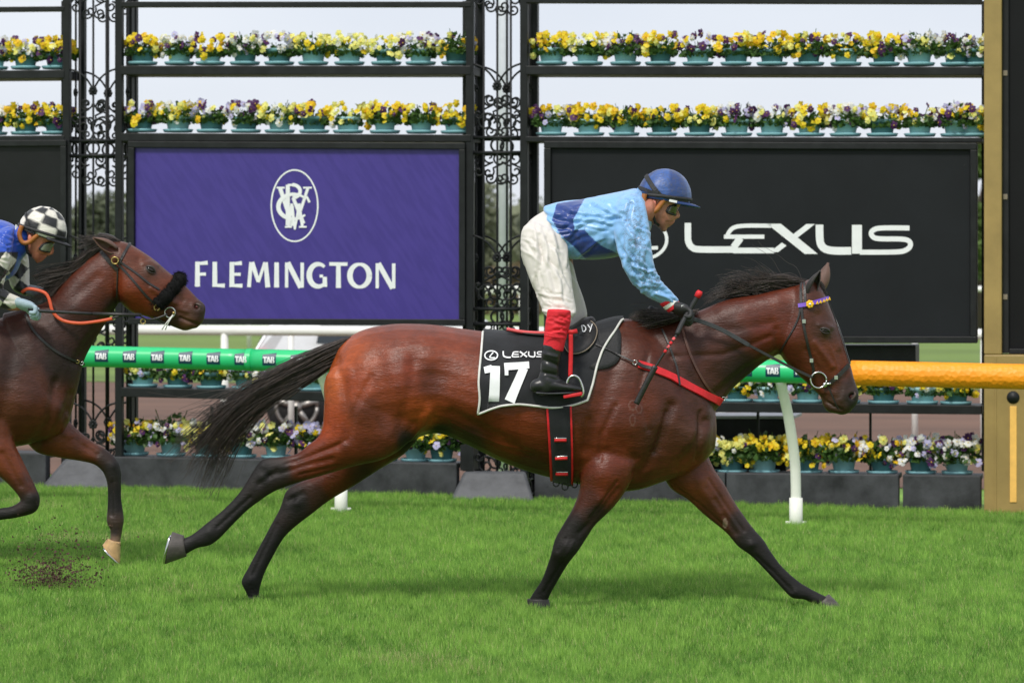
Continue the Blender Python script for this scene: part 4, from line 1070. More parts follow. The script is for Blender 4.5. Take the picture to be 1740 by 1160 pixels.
anchors = [(562, 650, (190, 102, 48)), (585, 600, (170, 90, 46)), (600, 650, (150, 72, 36)), (680, 572, (124, 66, 46)), (690, 630, (130, 62, 36)), (620, 700, (112, 60, 42)), (558, 720, (164, 76, 36)), (655, 750, (108, 58, 42)), (722, 708, (178, 92, 48)), (760, 600, (134, 70, 46)), (735, 650, (96, 48, 30)),
           (790, 650, (135, 68, 38)), (860, 740, (112, 54, 30)), (900, 690, (118, 58, 34)), (850, 600, (115, 58, 38)), (1000, 780, (112, 54, 32)), (800, 752, (70, 34, 20)), (900, 797, (78, 38, 22)), (745, 735, (34, 20, 15)), (690, 750, (50, 28, 20)),  # last four darken belly line and groin: underside shade put into the coat colour
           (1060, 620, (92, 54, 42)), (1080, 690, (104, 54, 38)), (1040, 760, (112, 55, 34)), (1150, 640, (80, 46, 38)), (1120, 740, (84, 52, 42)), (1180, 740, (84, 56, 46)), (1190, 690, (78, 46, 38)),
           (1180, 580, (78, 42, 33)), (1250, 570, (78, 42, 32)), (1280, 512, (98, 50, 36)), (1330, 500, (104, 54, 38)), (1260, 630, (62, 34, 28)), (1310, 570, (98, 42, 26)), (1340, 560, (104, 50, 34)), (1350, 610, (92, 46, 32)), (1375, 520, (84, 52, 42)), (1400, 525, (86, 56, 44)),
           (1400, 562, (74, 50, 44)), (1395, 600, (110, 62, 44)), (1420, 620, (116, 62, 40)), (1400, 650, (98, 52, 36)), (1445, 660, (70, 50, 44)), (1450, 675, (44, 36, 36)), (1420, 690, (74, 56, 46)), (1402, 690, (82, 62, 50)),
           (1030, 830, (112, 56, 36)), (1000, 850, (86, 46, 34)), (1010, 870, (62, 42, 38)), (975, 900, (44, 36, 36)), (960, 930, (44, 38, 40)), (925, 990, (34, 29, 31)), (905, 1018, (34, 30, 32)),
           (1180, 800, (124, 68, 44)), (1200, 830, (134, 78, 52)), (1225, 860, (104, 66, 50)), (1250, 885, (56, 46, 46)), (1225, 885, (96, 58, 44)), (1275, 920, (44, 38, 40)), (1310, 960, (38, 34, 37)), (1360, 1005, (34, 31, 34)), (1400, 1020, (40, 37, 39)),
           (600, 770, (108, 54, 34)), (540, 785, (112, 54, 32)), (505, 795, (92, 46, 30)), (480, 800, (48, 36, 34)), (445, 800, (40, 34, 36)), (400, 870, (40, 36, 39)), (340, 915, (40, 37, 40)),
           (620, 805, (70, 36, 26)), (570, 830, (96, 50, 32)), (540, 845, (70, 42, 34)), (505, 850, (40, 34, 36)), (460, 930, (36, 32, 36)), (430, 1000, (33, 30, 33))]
def scar(px, py, v, C):
    near = v[:, 1] < 14.0
    for cx, cy, rx, ry in ((1075, 688, 6, 8), (1086, 694, 5, 7), (1075, 713, 4.5, 9)):     # freeze brand 6 9 over 0
        d = np.hypot((px - cx) / rx, (py - cy) / ry); k = near & (np.abs(d - 1) < .17); C[k] = C[k] * .78 + np.array(lin((140, 120, 114))) * .22
    k = (np.hypot((px - 1232) / 4, (py - 888) / 9) < 1); C[k] = C[k] * .5 + np.array(lin((160, 140, 120))) * .5
    return C
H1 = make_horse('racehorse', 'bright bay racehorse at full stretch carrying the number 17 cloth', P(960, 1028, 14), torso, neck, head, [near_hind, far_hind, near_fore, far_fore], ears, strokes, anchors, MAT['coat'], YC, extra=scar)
eye_at(H1, 1402, 562, 14.0, .022, .46, -.35)
hoof(H1.root, ((317, 945), (312, 909)), ((280, 958), (293, 903)), (.033, .050), MAT['hoof'], depth=13.86)
hoof(H1.root, ((441, 1012), (421, 1012)), ((447, 1027), (419, 1025)), (.034, .044), MAT['hoof_black'], depth=14.14)
hoof(H1.root, ((932, 1016), (896, 1017)), ((937, 1035), (895, 1034)), (.034, .042), MAT['hoof_black'], depth=13.955)
hoof(H1.root, ((1409, 1009), (1385, 1028)), ((1433, 1033), (1393, 1040)), (.034, .052), MAT['hoof'], depth=14.12)
# nostril lining
def nostril(h, px, py, Y, ang):
    p, n = hit(h.bvh, px, py, .0, Y); a1 = Vector((math.cos(ang), 0, math.sin(ang))); a1 = (a1 - n * a1.dot(n)).normalized(); a2 = n.cross(a1)
    o = MB().ball(p, (.021, .0135, .0045), 14, 8, (a1, a2, n)).build('nostril', MAT['lid'], h.root)
    MB().ball(p + n * .003 - a1 * .002, (.012, .007, .0035), 12, 8, (a1, a2, n)).build('nostril_lining', MAT['nostril'], o)
    MB().tube([p + n * .003 + a1 * (.0235 * math.cos(t)) + a2 * (.0155 * math.sin(t)) for t in np.linspace(0, 2 * math.pi, 27)], .0055, 8).build('nostril_rim', MAT['muzzle'], o)
MAT['muzzle'] = M('muzzle_skin', lin((72, 56, 50)), .45, var=.15, vs=40)
nostril(H1, 1446, 673, 14.0, .5)
def ear(h, base, tip, side, wid, Yb, lean, m, open_dir):
    """cupped ear: base and tip pixels; open_dir = where the mouth of the cup faces"""
    B, T = P(*base, Yb), P(*tip, Yb + lean); ax = (T - B); Ln = ax.length; ax.normalize()
    od = Vector(open_dir); od = (od - ax * od.dot(ax)).normalized(); sd_ = ax.cross(od)
    mb = MB(); v = []; K = 12; N_ = 13
    for k in range(K):
        t = k / (K - 1); r_ = wid * (.62 + 1.15 * t - 1.9 * t * t + .16 * math.sin(t * 3.1)) if t < .98 else .001
        r_ = max(r_, .0012); bend = od * (.012 * t * t)
        for i in range(N_):
            a = rad(-140 + 280 * i / (N_ - 1)); v.append(B + ax * (Ln * t) - od * (math.cos(a) * r_ * .75) + sd_ * (math.sin(a) * r_) + bend)
    mb.add(v, [(k * N_ + i, k * N_ + i + 1, (k + 1) * N_ + i + 1, (k + 1) * N_ + i) for k in range(K - 1) for i in range(N_ - 1)])
    o = mb.build('ear', m, h.root); s_ = o.modifiers.new('s', 'SOLIDIFY'); s_.thickness = .0045; s_.offset = -1
    return o
MAT['ear'] = M('ear_dark', lin((26, 18, 16)), .6, var=.3, vs=30, bump=.4, bs=250, sheen=.2); MAT['ear_pale'] = M('ear_brown', lin((98, 72, 62)), .6, var=.25, vs=30, bump=.4, bs=250)
ear(H1, (1373, 503), (1391, 459), 1, .030, 13.945, -.01, MAT['ear'], (.55, -.75, 0)); ear(H1, (1394, 492), (1406, 446), 1, .028, 14.05, .01, MAT['ear_pale'], (.4, .9, 0))
# tail
tg = [[(614, 566), (560, 586), (500, 612), (440, 646), (385, 683), (335, 726), (292, 758), (264, 782)],
      [(606, 580), (556, 606), (500, 636), (450, 664), (398, 708), (358, 750), (330, 785), (312, 815)],
      [(596, 600), (556, 630), (512, 658), (470, 682), (432, 710), (402, 748), (380, 800), (362, 856)]]
cv = hair_between(tg, 820, 14.0, .045, 4, jit=9, tmin=.78, clump=34, fly=.10, r=.0016, t0j=.18, wav=10)
cv += hair_between([[(560, 590), (480, 640), (400, 670), (330, 700), (290, 720)], [(540, 620), (470, 670), (390, 700), (300, 700), (240, 690)]], 26, 14.0, .05, 9, jit=8, clump=20, fly=.3)
strands(cv, 'tail', MAT['hair'], H1.root, .0023, .0007)
MB().loft([(618, 566, 604, 592, .035, 14.0), (585, 580, 572, 608, .035, 14.0), (545, 597, 535, 622, .03, 14.0), (505, 618, 498, 636, .018, 14.)]).build('tail_dock', MAT['hair'], H1.root)
# mane: swept back off the crest, and the lower tuft by the withers
mg = [[(1385, 478), (1340, 470), (1300, 476), (1262, 462), (1222, 484)], [(1330, 492), (1292, 486), (1265, 492), (1225, 490), (1196, 500)], [(1262, 508), (1235, 508), (1208, 506), (1185, 516), (1165, 530)]]
cv = hair_between(mg, 620, 14.02, .035, 14, jit=6, tmin=.5, clump=22, fly=.10, t0j=.35, wav=7)
mg2 = [[(1300, 500), (1280, 480), (1262, 466), (1246, 466)], [(1370, 482), (1345, 468), (1322, 470), (1300, 460)]]
cv += hair_between(mg2, 200, 14.02, .03, 15, jit=7, tmin=.5, clump=12, fly=.15, t0j=.2, wav=6)
mg3 = [[(1190, 524), (1150, 530), (1110, 528), (1066, 533)], [(1180, 536), (1145, 546), (1108, 556), (1072, 566)]]
cv += hair_between(mg3, 420, 13.97, .075, 16, jit=4, tmin=.7, clump=14, fly=.06, t0j=.25, wav=4)
strands(cv, 'mane', MAT['hair'], H1.root, .0021, .0008)
cv = hair_between([[(1388, 480), (1392, 490), (1398, 505)], [(1396, 478), (1402, 488), (1408, 500)]], 50, 14.0, .02, 17, jit=2)
strands(cv, 'forelock', MAT['hair'], H1.root, .002, .0008)

# --- saddle cloth draped over the back
def cloth():
    Lc = dense([(820, 560), (817, 600), (813, 650), (815, 680), (812, 705)], 2); Rc = dense([(1062, 541), (1046, 566), (1028, 592), (1016, 620), (1007, 655), (998, 682)], 2)
    bot = lambda u: -9 * math.sin(math.pi * min(1, u / .55)) ** 1.2 + (14 * max(0, (u - .55) / .45) * (1 - max(0, (u - .55) / .45)) * 2)
    nu, nv = 72, 44; V = []; mb = MB(); wr_ = lambda x, y: .004 * math.sin(x * .045 + y * .06) * math.sin(y * .05 - x * .02) + .003 * math.sin((x + y) * .09)
    def at(c, t): f = t * (len(c) - 1); i = min(int(f), len(c) - 2); return tuple(np.array(c[i]) + (np.array(c[i + 1]) - np.array(c[i])) * (f - i))
    grid = []
    for j in range(nv):
        t = j / (nv - 1); r_ = []
        for i in range(nu):
            u = i / (nu - 1); a, b = at(Lc, .02 + .98 * t), at(Rc, .02 + .98 * t)
            x = a[0] + (b[0] - a[0]) * u; y = a[1] + (b[1] - a[1]) * u
            y += bot(u) * t ** 3 - 2
            # top edge follows the back
            topy = np.interp(x, [812, 860, 910, 960, 1005, 1050, 1065], [561, 565, 567, 564, 553, 541, 541]) + 5
            y = max(y, topy + t * 6)
            p, n = hit(H1.bvh, x, y, .011 + wr_(x, y) * (.3 + t), 14.0); r_.append(p)
        grid.append(r_)
    # smooth and carry over the spine to the far side
    for _ in range(2):
        grid = [[(grid[max(j - 1, 0)][i] + grid[min(j + 1, nv - 1)][i] + grid[j][max(i - 1, 0)] + grid[j][min(i + 1, nu - 1)] + grid[j][i] * 4) / 8 for i in range(nu)] for j in range(nv)]
    # a small proud arch across the spine
    arch = [[Vector((p.x, 14.0, p.z + .012 + .35 * abs(p.y - 14.0) * 0)) for p in grid[0]]]
    for p, q in zip(arch[0], grid[0]):
        z = H1.bvh.ray_cast(Vector((p.x, 14.0, 3)), Vector((0, 0, -1)))[0]
        if z is not None: p.z = z.z + .013
    midr = []
    for fr in (.5,):
        r_ = []
        for i in range(nu):
            a = grid[0][i]; x = a.x; y = 14 + (a.y - 14) * fr; z = H1.bvh.ray_cast(Vector((x, y, 3)), Vector((0, 0, -1)))[0]
            r_.append(Vector((x, y, (z.z if z else a.z) + .013)))
        midr.append(r_)
    near = [arch[0]] + midr + grid
    far_ = [[Vector((p.x, 28 - p.y, p.z)) for p in r_] for r_ in (midr + grid)]
    rows = list(reversed(far_)) + near; nr = len(rows)
    mb.add([p for r_ in rows for p in r_], [(j * nu + i, j * nu + i + 1, (j + 1) * nu + i + 1, (j + 1) * nu + i) for j in range(nr - 1) for i in range(nu - 1)])
    return mb, grid, nu, nv
MAT['cloth'] = M('black_cloth', (.014, .015, .018), .72, var=.35, vs=10, bump=.25, bs=350, spec=.3, sheen=.1)
MAT['piping'] = M('white_piping', (.66, .65, .62), .6, var=.18, vs=20)
cm, cg, nu, nv = cloth()
sc_o = empty('saddle_cloth', P(900, 640, 13.7), 'black saddle cloth with white number 17 and white piping', 'saddle cloth')
co = cm.build('cloth', MAT['cloth'], sc_o); so = co.modifiers.new('solid', 'SOLIDIFY'); so.thickness = .005; so.offset = 1
out_n = lambda p: Vector((0, -1, .15)).normalized()
edge = [cg[j][0] for j in range(nv)] + [cg[nv - 1][i] for i in range(1, nu)] + [cg[j][nu - 1] for j in range(nv - 2, -1, -1)]
MB().tube([p + out_n(p) * .005 for p in edge], .0055, 6).build('piping', MAT['piping'], sc_o)
co.data.update(); cb_ = bvh_of(co.data)
fc = lambda x, y, l: hit(cb_, x, y, .0065 + l, 14.0)[0]
def sub_bar(x0, y0, x1, y1, w0, w1=None): return s_bar(x0, y0, x1, y1, w0, w1)
one = [sub_bar(842, 623, 839, 694, 16, 19), sub_bar(823, 630, 836, 627, 11, 12), sub_bar(829, 695, 850, 691, 6, 8)]
sev = [sub_bar(857, 624, 899, 621, 12, 12), sub_bar(890, 626, 866, 682, 15, 17), sub_bar(860.5, 629, 860.5, 638, 6, 6)]
glyph(one, fc, 'numeral', MAT['white_print'], sc_o, .0006); glyph(sev, fc, 'numeral', MAT['white_print'], sc_o, .0006)
glyph([s_arc(834.5, 605, 11, 7.5, 0, 360, 2.2, 40), s_poly([(838, 600), (832, 608), (841, 609)], 2, 1.)], fc, 'emblem', MAT['white_print'], sc_o)
lx = [s_poly([(855, 598), (856, 606), (862, 608.5), (868, 608.5)], 2.4, 1.), s_poly([(881, 599.5), (873, 600), (871, 604), (871, 607.5), (882, 607.5)], 2.0, 1.), s_bar(872, 603.7, 881, 603.7, 1.8), s_bar(883, 599, 895, 608, 2.8), s_bar(895, 599, 884, 608, 1.6),
      s_poly([(898, 599), (898, 605), (901, 607.5), (908, 607.5), (908, 599)], 2.3, 1.), s_poly([(923, 600), (914, 600), (913, 602.5), (915, 604), (921, 604.3), (922.5, 606), (921, 608), (911, 608)], 1.9, 1.)]
glyph(lx, fc, 'lettering', MAT['white_print'], sc_o)

# --- saddle, girth, stirrup
sa = empty('racing_saddle', P(950, 565, 13.9), 'tiny black racing saddle with white initials and red edging', 'saddle')
MAT['red_web'] = M('red_webbing', lin((208, 28, 38)), .55, var=.15, vs=30, bump=.2, bs=200)
MAT['pink'] = M('red_seat', lin((226, 92, 96)), .5, var=.1)
MB().loft([(862, 556, 862, 563, .05, 14.0), (890, 561, 890, 569, .11, 14.0), (930, 563, 930, 573, .12, 14.0), (965, 556, 965, 572, .11, 14.0), (990, 540, 993, 566, .07, 14.0), (1000, 538, 1004, 560, .04, 14.0)], n=24).build('seat', MAT['leather'], sa)
MB().tube([P(x, y, 13.90) for x, y in dense([(861, 559), (890, 564), (920, 565.5), (950, 564)], 4)], .008, 8).build('edging', MAT['pink'], sa)
def flap():
    pts = dense([(958, 556), (985, 548), (1004, 550), (1015, 563), (1011, 582), (996, 598), (978, 604), (964, 600), (956, 580), (958, 556)], 3)
    c = (983, 575); mb = MB(); n = len(pts); v = []
    for k in (0, .35, .7, 1.):
        for x, y in pts:
            q = (c[0] + (x - c[0]) * k, c[1] + (y - c[1]) * k); v.append(hit(cb_, q[0], q[1], .016 + .006 * (1 - k), 14.0)[0])
    mb.add(v, [(j * n + i, j * n + i + 1, (j + 1) * n + i + 1, (j + 1) * n + i) for j in range(3) for i in range(n - 1)])
    o = mb.build('flap', MAT['leather'], sa); s_ = o.modifiers.new('s', 'SOLIDIFY'); s_.thickness = .006; s_.offset = -1
    MB().tube([p for p in v[3 * n:]], .0025, 6).build('flap_edging', M('tan_edge', (.25, .2, .15), .5), sa)
flap()
ff = lambda x, y, l: hit(cb_, x, y, .026 + l, 14.0)[0]
glyph([s_bar(990, 561, 991, 571, 1.4), s_arc(990.5, 566, 6, 5, 80, -80, 1.4, 12), s_bar(1000, 560, 1003.5, 565, 1.4), s_bar(1008, 559, 1002.5, 571, 1.4)], ff, 'initials', MAT['white_print'], sa)
# elastic girth with red borders, running under the belly and back up
def girth():
    g = empty('girth', P(955, 800, 14), 'wide black elastic girth with red borders and buckle slots', 'girth')
    mb_ = {}
    def band(x0, x1, xx0, xx1, m, name, off, extra=False):
        rows = []
        for k in range(30):
            t = k / 29; y = 690 + (822 - 690) * t; a, b = x0 + (xx0 - x0) * t, x1 + (xx1 - x1) * t
            rows.append([hit(H1.bvh, a + (b - a) * i / 4, min(y, 818 - 6 + i * 1.2), off, 14.0)[0] for i in range(5)])
        low = rows[-1]; z0 = None
        bot = []
        for fr in (.7, .35, 0):
            r_ = []
            for p in low:
                y = 14 + (p.y - 14) * fr; q = H1.bvh.ray_cast(Vector((p.x, y, -1)), Vector((0, 0, 1)))[0]; r_.append(Vector((p.x, y, (q.z if q else p.z) - off)))
            bot.append(r_)
        full = rows + bot; mir = [[Vector((p.x, 28 - p.y, p.z)) for p in r_] for r_ in reversed(full[:-1])]; full = full + mir; n = len(full)
        mb = MB(); mb.add([p for r_ in full for p in r_], [(j * 5 + i, j * 5 + i + 1, (j + 1) * 5 + i + 1, (j + 1) * 5 + i) for j in range(n - 1) for i in range(4)])
        o = mb.build(name, m, g); s_ = o.modifiers.new('s', 'SOLIDIFY'); s_.thickness = .006; s_.offset = 0
        return o
    band(931, 967, 942, 971, MAT['cloth'], 'webbing', .016); band(927.5, 931, 937, 941.5, MAT['red_web'], 'border', .014); band(967, 970.5, 971.5, 975, MAT['red_web'], 'border', .014)
    for y in (744.5, 773, 797.5):
        xm = 951.5 + (y - 744) * .08
        q = [hit(H1.bvh, xm + dx, y, .024, 14.0)[0] for dx in (-10, -5, 0, 5, 10)]
        MB().tube(q, .008, 8).build('buckle_tab', MAT['red_web'], g); MB().tube([p + Vector((0, -.003, .009)) for p in q], .0035, 6).build('buckle_bar', MAT['chrome'], g)
    for x, y in ((945, 820), (960, 826), (976, 822)):
        c = P(x, y, 13.93); MB().tube([c + Vector((.014 * math.cos(a), .004 * math.sin(a), .016 * math.sin(a))) for a in np.linspace(0, 6.283, 16)], .003, 6).build('buckle_ring', MAT['leather'], g)
girth()
def stirrup():
    s_ = empty('stirrup', P(985, 660, 13.66), 'steel stirrup iron on a red leather under the rider\'s boot', 'stirrup')
    Y = 13.655
    MB().strap([P(x, y, Y) for x, y in dense([(970, 566), (970, 600), (969, 640)], 6)], [Vector((0, -1, 0))] * len(dense([(970, 566), (970, 600), (969, 640)], 6)), .020, .004).build('stirrup_leather', MAT['red_web'], s_)
    MB().strap([P(x, y, Y) for x, y in ((962, 563), (972, 564), (981, 562))], [Vector((0, -1, 0))] * 3, .02, .006).build('leather_keeper', MAT['red_web'], s_)
    MB().tube([P(x, y, Y) for x, y in dense([(962, 655), (966, 643), (974, 638), (983, 642), (989, 655), (991, 668), (987, 674)], 2)], .006, 8).build('iron_arch', MAT['chrome'], s_)
    bevel(MB().box(P(973, 671, Y), (.085, .05, .016), (Vector((.98, 0, .17)).normalized(), Vector((0, 1, 0)), Vector((-.17, 0, .98)).normalized())).build('tread', MAT['red_web'], s_, False), .004)
stirrup()

# --- bridle and breastplate
br = empty('bridle', P(1375, 560, 13.9), 'black bridle with purple and gold browband on the leading bay', 'bridle')
HB = H1
lea = MAT['leather']
surf_strap(HB, [(1362, 482), (1361, 500), (1362, 520), (1364, 545), (1371, 580), (1379, 612), (1383, 635), (1381, 640)], .013, 'cheek_piece', lea, parent=br)
surf_strap(HB, [(1367, 481), (1368, 500), (1369, 520)], .011, 'headpiece', lea, parent=br)
surf_strap(HB, [(1360, 522), (1357, 540), (1345, 565), (1330, 590), (1326, 598)], .008, 'throat_lash', lea, parent=br)
surf_strap(HB, [(1400, 495), (1407, 512), (1418, 540), (1430, 575), (1439, 605), (1443, 618)], .009, 'face_strap', lea, parent=br)
surf_strap(HB, [(1405, 653), (1416, 646), (1430, 632), (1441, 620)], .020, 'noseband', lea, th=.006, parent=br)
MAT['purple_tape'] = M('purple_tape', lin((112, 74, 190)), .5, var=.1); MAT['gold_tape'] = M('yellow_tape', lin((245, 190, 30)), .5, var=.1)
surf_strap(HB, [(1357, 520), (1370, 518), (1385, 514), (1398, 510), (1407, 507)], .021, 'browband', MAT['purple_tape'], th=.005, off=.006, parent=br)
for x, y in ((1386, 515), (1391, 513.5), (1396, 512), (1400, 510.5), (1404, 509)):
    p, n = hit(HB.bvh, x, y, .016, 14.0); MB().add([p + Vector((-.007, 0, -.008)), p + Vector((.007, 0, -.008)), p + Vector((.001, 0, .009)), p + Vector((0, -.003, -.002))], [(0, 1, 3), (1, 2, 3), (2, 0, 3)]).build('triangle', MAT['gold_tape'], br, False)
p, n = hit(HB.bvh, 1375, 517.5, .016, 14.0)
fl = MB()
for k in range(7):
    a = k * 2 * math.pi / 7; fl.ball(p + Vector((.011 * math.cos(a), 0, .011 * math.sin(a))), (.008, .004, .008), 8, 5)
fl.build('flower_badge', MAT['gold_tape'], br); MB().ball(p + Vector((0, -.004, 0)), .006, 8, 6).build('badge_centre', MAT['white'], br)
def ring3(c, r, t, name, par, m=None, tilt=0.): return MB().tube([c + Vector((r * math.cos(a), tilt * r * math.cos(a), r * math.sin(a))) for a in np.linspace(0, 2 * math.pi, 33)], t, 8).build(name, m or MAT['chrome'], par)
p, n = hit(HB.bvh, 1390, 644, .014, 14.0); ring3(p, .036, .0042, 'bit_ring', br)
p2, n = hit(HB.bvh, 1402, 652, .014, 14.0); MB().ball(p2, (.012, .008, .012), 10, 8).build('bit_joint', MAT['chrome'], br)
MB().tube([p2, hit(HB.bvh, 1412, 650, .012, 14.)[0]], .006, 8).build('bit_link', MAT['chrome'], br)
surf_strap(HB, [(1408, 657), (1413, 668), (1419, 682), (1424, 694)], .006, 'lip_strap', lea, parent=br)
for x, y in ((1366, 546), (1378, 612), (1420, 641)):
    p, n = hit(HB.bvh, x, y, .008, 14.0); bevel(MB().box(p, (.016, .004, .018)).build('buckle', MAT['chrome'], br, False), .001)
rn = empty('reins', P(1280, 580, 13.85), 'black rubber grip reins running from the rider\'s glove to the bit ring', 'reins')
def rein(h, pts, wd, par, m, name='rein', Y0=13.8, Y1=13.9, off=.008):
    q = dense(pts, 6); out = []
    for i, (x, y) in enumerate(q):
        t = i / (len(q) - 1); f_ = P(x, y, Y0 + (Y1 - Y0) * t); o_ = Vector((0, 0, EYE)); d = (f_ - o_).normalized(); r_ = h.bvh.ray_cast(o_, d)
        if r_[0] is not None and r_[0].y - .012 < f_.y: f_ = r_[0] - d * off
        out.append(f_)
    for _ in range(3): out = [out[0]] + [(out[i - 1] + out[i] * 2 + out[i + 1]) / 4 for i in range(1, len(out) - 1)] + [out[-1]]
    return MB().strap(out, [Vector((0, -1, .1))] * len(out), wd, .005).build(name, m, par, False)
rein(H1, [(1174, 541), (1200, 549), (1230, 562), (1272, 586)], .020, rn, MAT['rubber'], 'rubber_grip', 13.83, 13.87)
rein(H1, [(1270, 585), (1300, 601), (1340, 622), (1380, 641)], .013, rn, lea, 'rein', 13.87, 13.9)
bp_ = empty('breastplate', P(1140, 620, 13.8), 'red breastplate strap across the bay\'s chest', 'breastplate')
surf_strap(H1, [(1084, 619), (1110, 627), (1150, 645), (1190, 667), (1223, 682)], .038, 'chest_strap', MAT['red_web'], th=.006, off=.006, parent=bp_)
surf_strap(H1, [(1083, 618), (1086, 622), (1106, 627)], .018, 'strap_end', lea, th=.003, off=.014, parent=bp_)
surf_strap(H1, [(1012, 588), (1045, 602), (1075, 616)], .008, 'connector', lea, off=.014, parent=bp_)
p, n = hit(H1.bvh, 1078, 617, .012, 14.); ring3(p, .010, .0022, 'clip_ring', bp_)
surf_strap(H1, [(1125, 562), (1138, 590), (1148, 620), (1153, 655)], .010, 'neck_strap', lea, off=.012, parent=bp_)
surf_strap(H1, [(1158, 552), (1165, 580), (1175, 610), (1190, 640), (1205, 662), (1225, 680)], .012, 'martingale', MAT['brown_leather'], off=.006, parent=bp_)
p, n = hit(H1.bvh, 1228, 676, .006, 14.); ring3(p, .008, .002, 'clip_ring', bp_)
MAT['pad'] = M('black_rubber_pad', (.02, .02, .022), .7, var=.4, vs=120, bump=.6, bs=180)
pd = empty('saddle_pad', P(1040, 600, 13.7), 'black perforated non-slip pad showing under the cloth edge', 'pad')
def pad():
    pts = dense([(1012, 565), (1050, 560), (1055, 590), (1052, 612), (1038, 624), (1018, 628), (1000, 625), (1000, 590), (1012, 565)], 4); c = (1022, 595); n = len(pts); v = []
    for k in (.0, .4, .75, 1.):
        for x, y in pts: v.append(hit(H1.bvh, c[0] + (x - c[0]) * k, c[1] + (y - c[1]) * k, .007, 14.)[0])
    mb = MB().add(v, [(j * n + i, j * n + i + 1, (j + 1) * n + i + 1, (j + 1) * n + i) for j in range(3) for i in range(n - 1)]); o = mb.build('pad', MAT['pad'], pd)
    s_ = o.modifiers.new('s', 'SOLIDIFY'); s_.thickness = .008; s_.offset = 0
pad()
# ------------------------------------------------------------------ riders
MAT['skin'] = M('skin', (0, 0, 0), .5, attr=True, var=.10, vs=60, bump=.15, bs=300, spec=.4)
MAT['skin'].node_tree.nodes['Principled BSDF'].inputs['Subsurface Weight'].default_value = .08
MAT['skin'].node_tree.nodes['Principled BSDF'].inputs['Subsurface Radius'].default_value = (.01, .004, .002)
MAT['silk'] = spatter(M('blue_silk', (0, 0, 0), .36, attr=True, var=.05, vs=14, bump=.12, bs=60, sheen=.3), .55, 95, (.10, .095, .10), .54, .66)
MAT['breech'] = spatter(M('white_breeches', (0, 0, 0), .6, attr=True, var=.05, vs=12, bump=.15, bs=90), .35, 40, (.42, .36, .29), .55, .72)
MAT['boot'] = spatter(M('black_boot', (.012, .012, .013), .33, var=.3, vs=20, bump=.35, bs=30), .5, 50, (.12, .085, .055), .60, .72)
MAT['red_knit'] = M('red_knit', lin((214, 30, 46)), .7, var=.2, vs=25, bump=.5, bs=160)
MAT['glove'] = M('black_glove', (.018, .018, .020), .6, var=.3, vs=40, bump=.4, bs=200)
MAT['tan_leather'] = M('tan_pad', lin((168, 102, 48)), .5, var=.15, vs=30)
MAT['goggle'] = M('goggle_lens', (.035, .034, .018), .07, var=.1, spec=.8)
MAT['cap_attr'] = spatter(M('satin_cap', (0, 0, 0), .42, attr=True, var=.16, vs=16, bump=1., bs=24, sheen=.2, stretch=(1, 1, 2.2)), .75, 90, (.075, .07, .07), .50, .66)

def garment(mb, name, voxel, mat, parent, strokes=(), colf=None, smooth=4, wrinkle=0., wfreq=22., seed=0., wdir=None):
    me, v, lap = fuse(mb, name, voxel, smooth)
    if wrinkle:
        nn = normals(me); X, Z, Y = v[:, 0] + seed, v[:, 2], v[:, 1]
        if wdir is not None: a = X * wdir[0] + Z * wdir[1] + Y * wdir[2]
        else: a = X * .8 + Z * .6 + Y * .4
        b = X * -.6 + Z * .8 - Y * .3
        d = np.sin(a * wfreq * 2 + 2.2 * np.sin(b * wfreq * .8) + 1.3 * np.sin(Y * 17)) * .6 + np.sin(a * wfreq * 4.3 + 2.5 * np.sin(b * wfreq * 1.7 + 1)) * .35
        m_ = .5 + .5 * np.sin(b * wfreq * .9 + 2 * np.sin(a * 9)); d = -np.abs(d) ** .7 * m_
        v = v + nn * (wrinkle * (d + .3))[:, None]; me.vertices.foreach_set('co', v.ravel()); me.update()
    if strokes: v = sculpt(me, v, strokes, .4)
    me.polygons.foreach_set('use_smooth', [True] * len(me.polygons))
    if colf is not None:
        px, py = pix(v); setcol(me, colf(px, py, v))
    me.materials.append(mat)
    o = bpy.data.objects.new(name, me); return link(o, parent), me

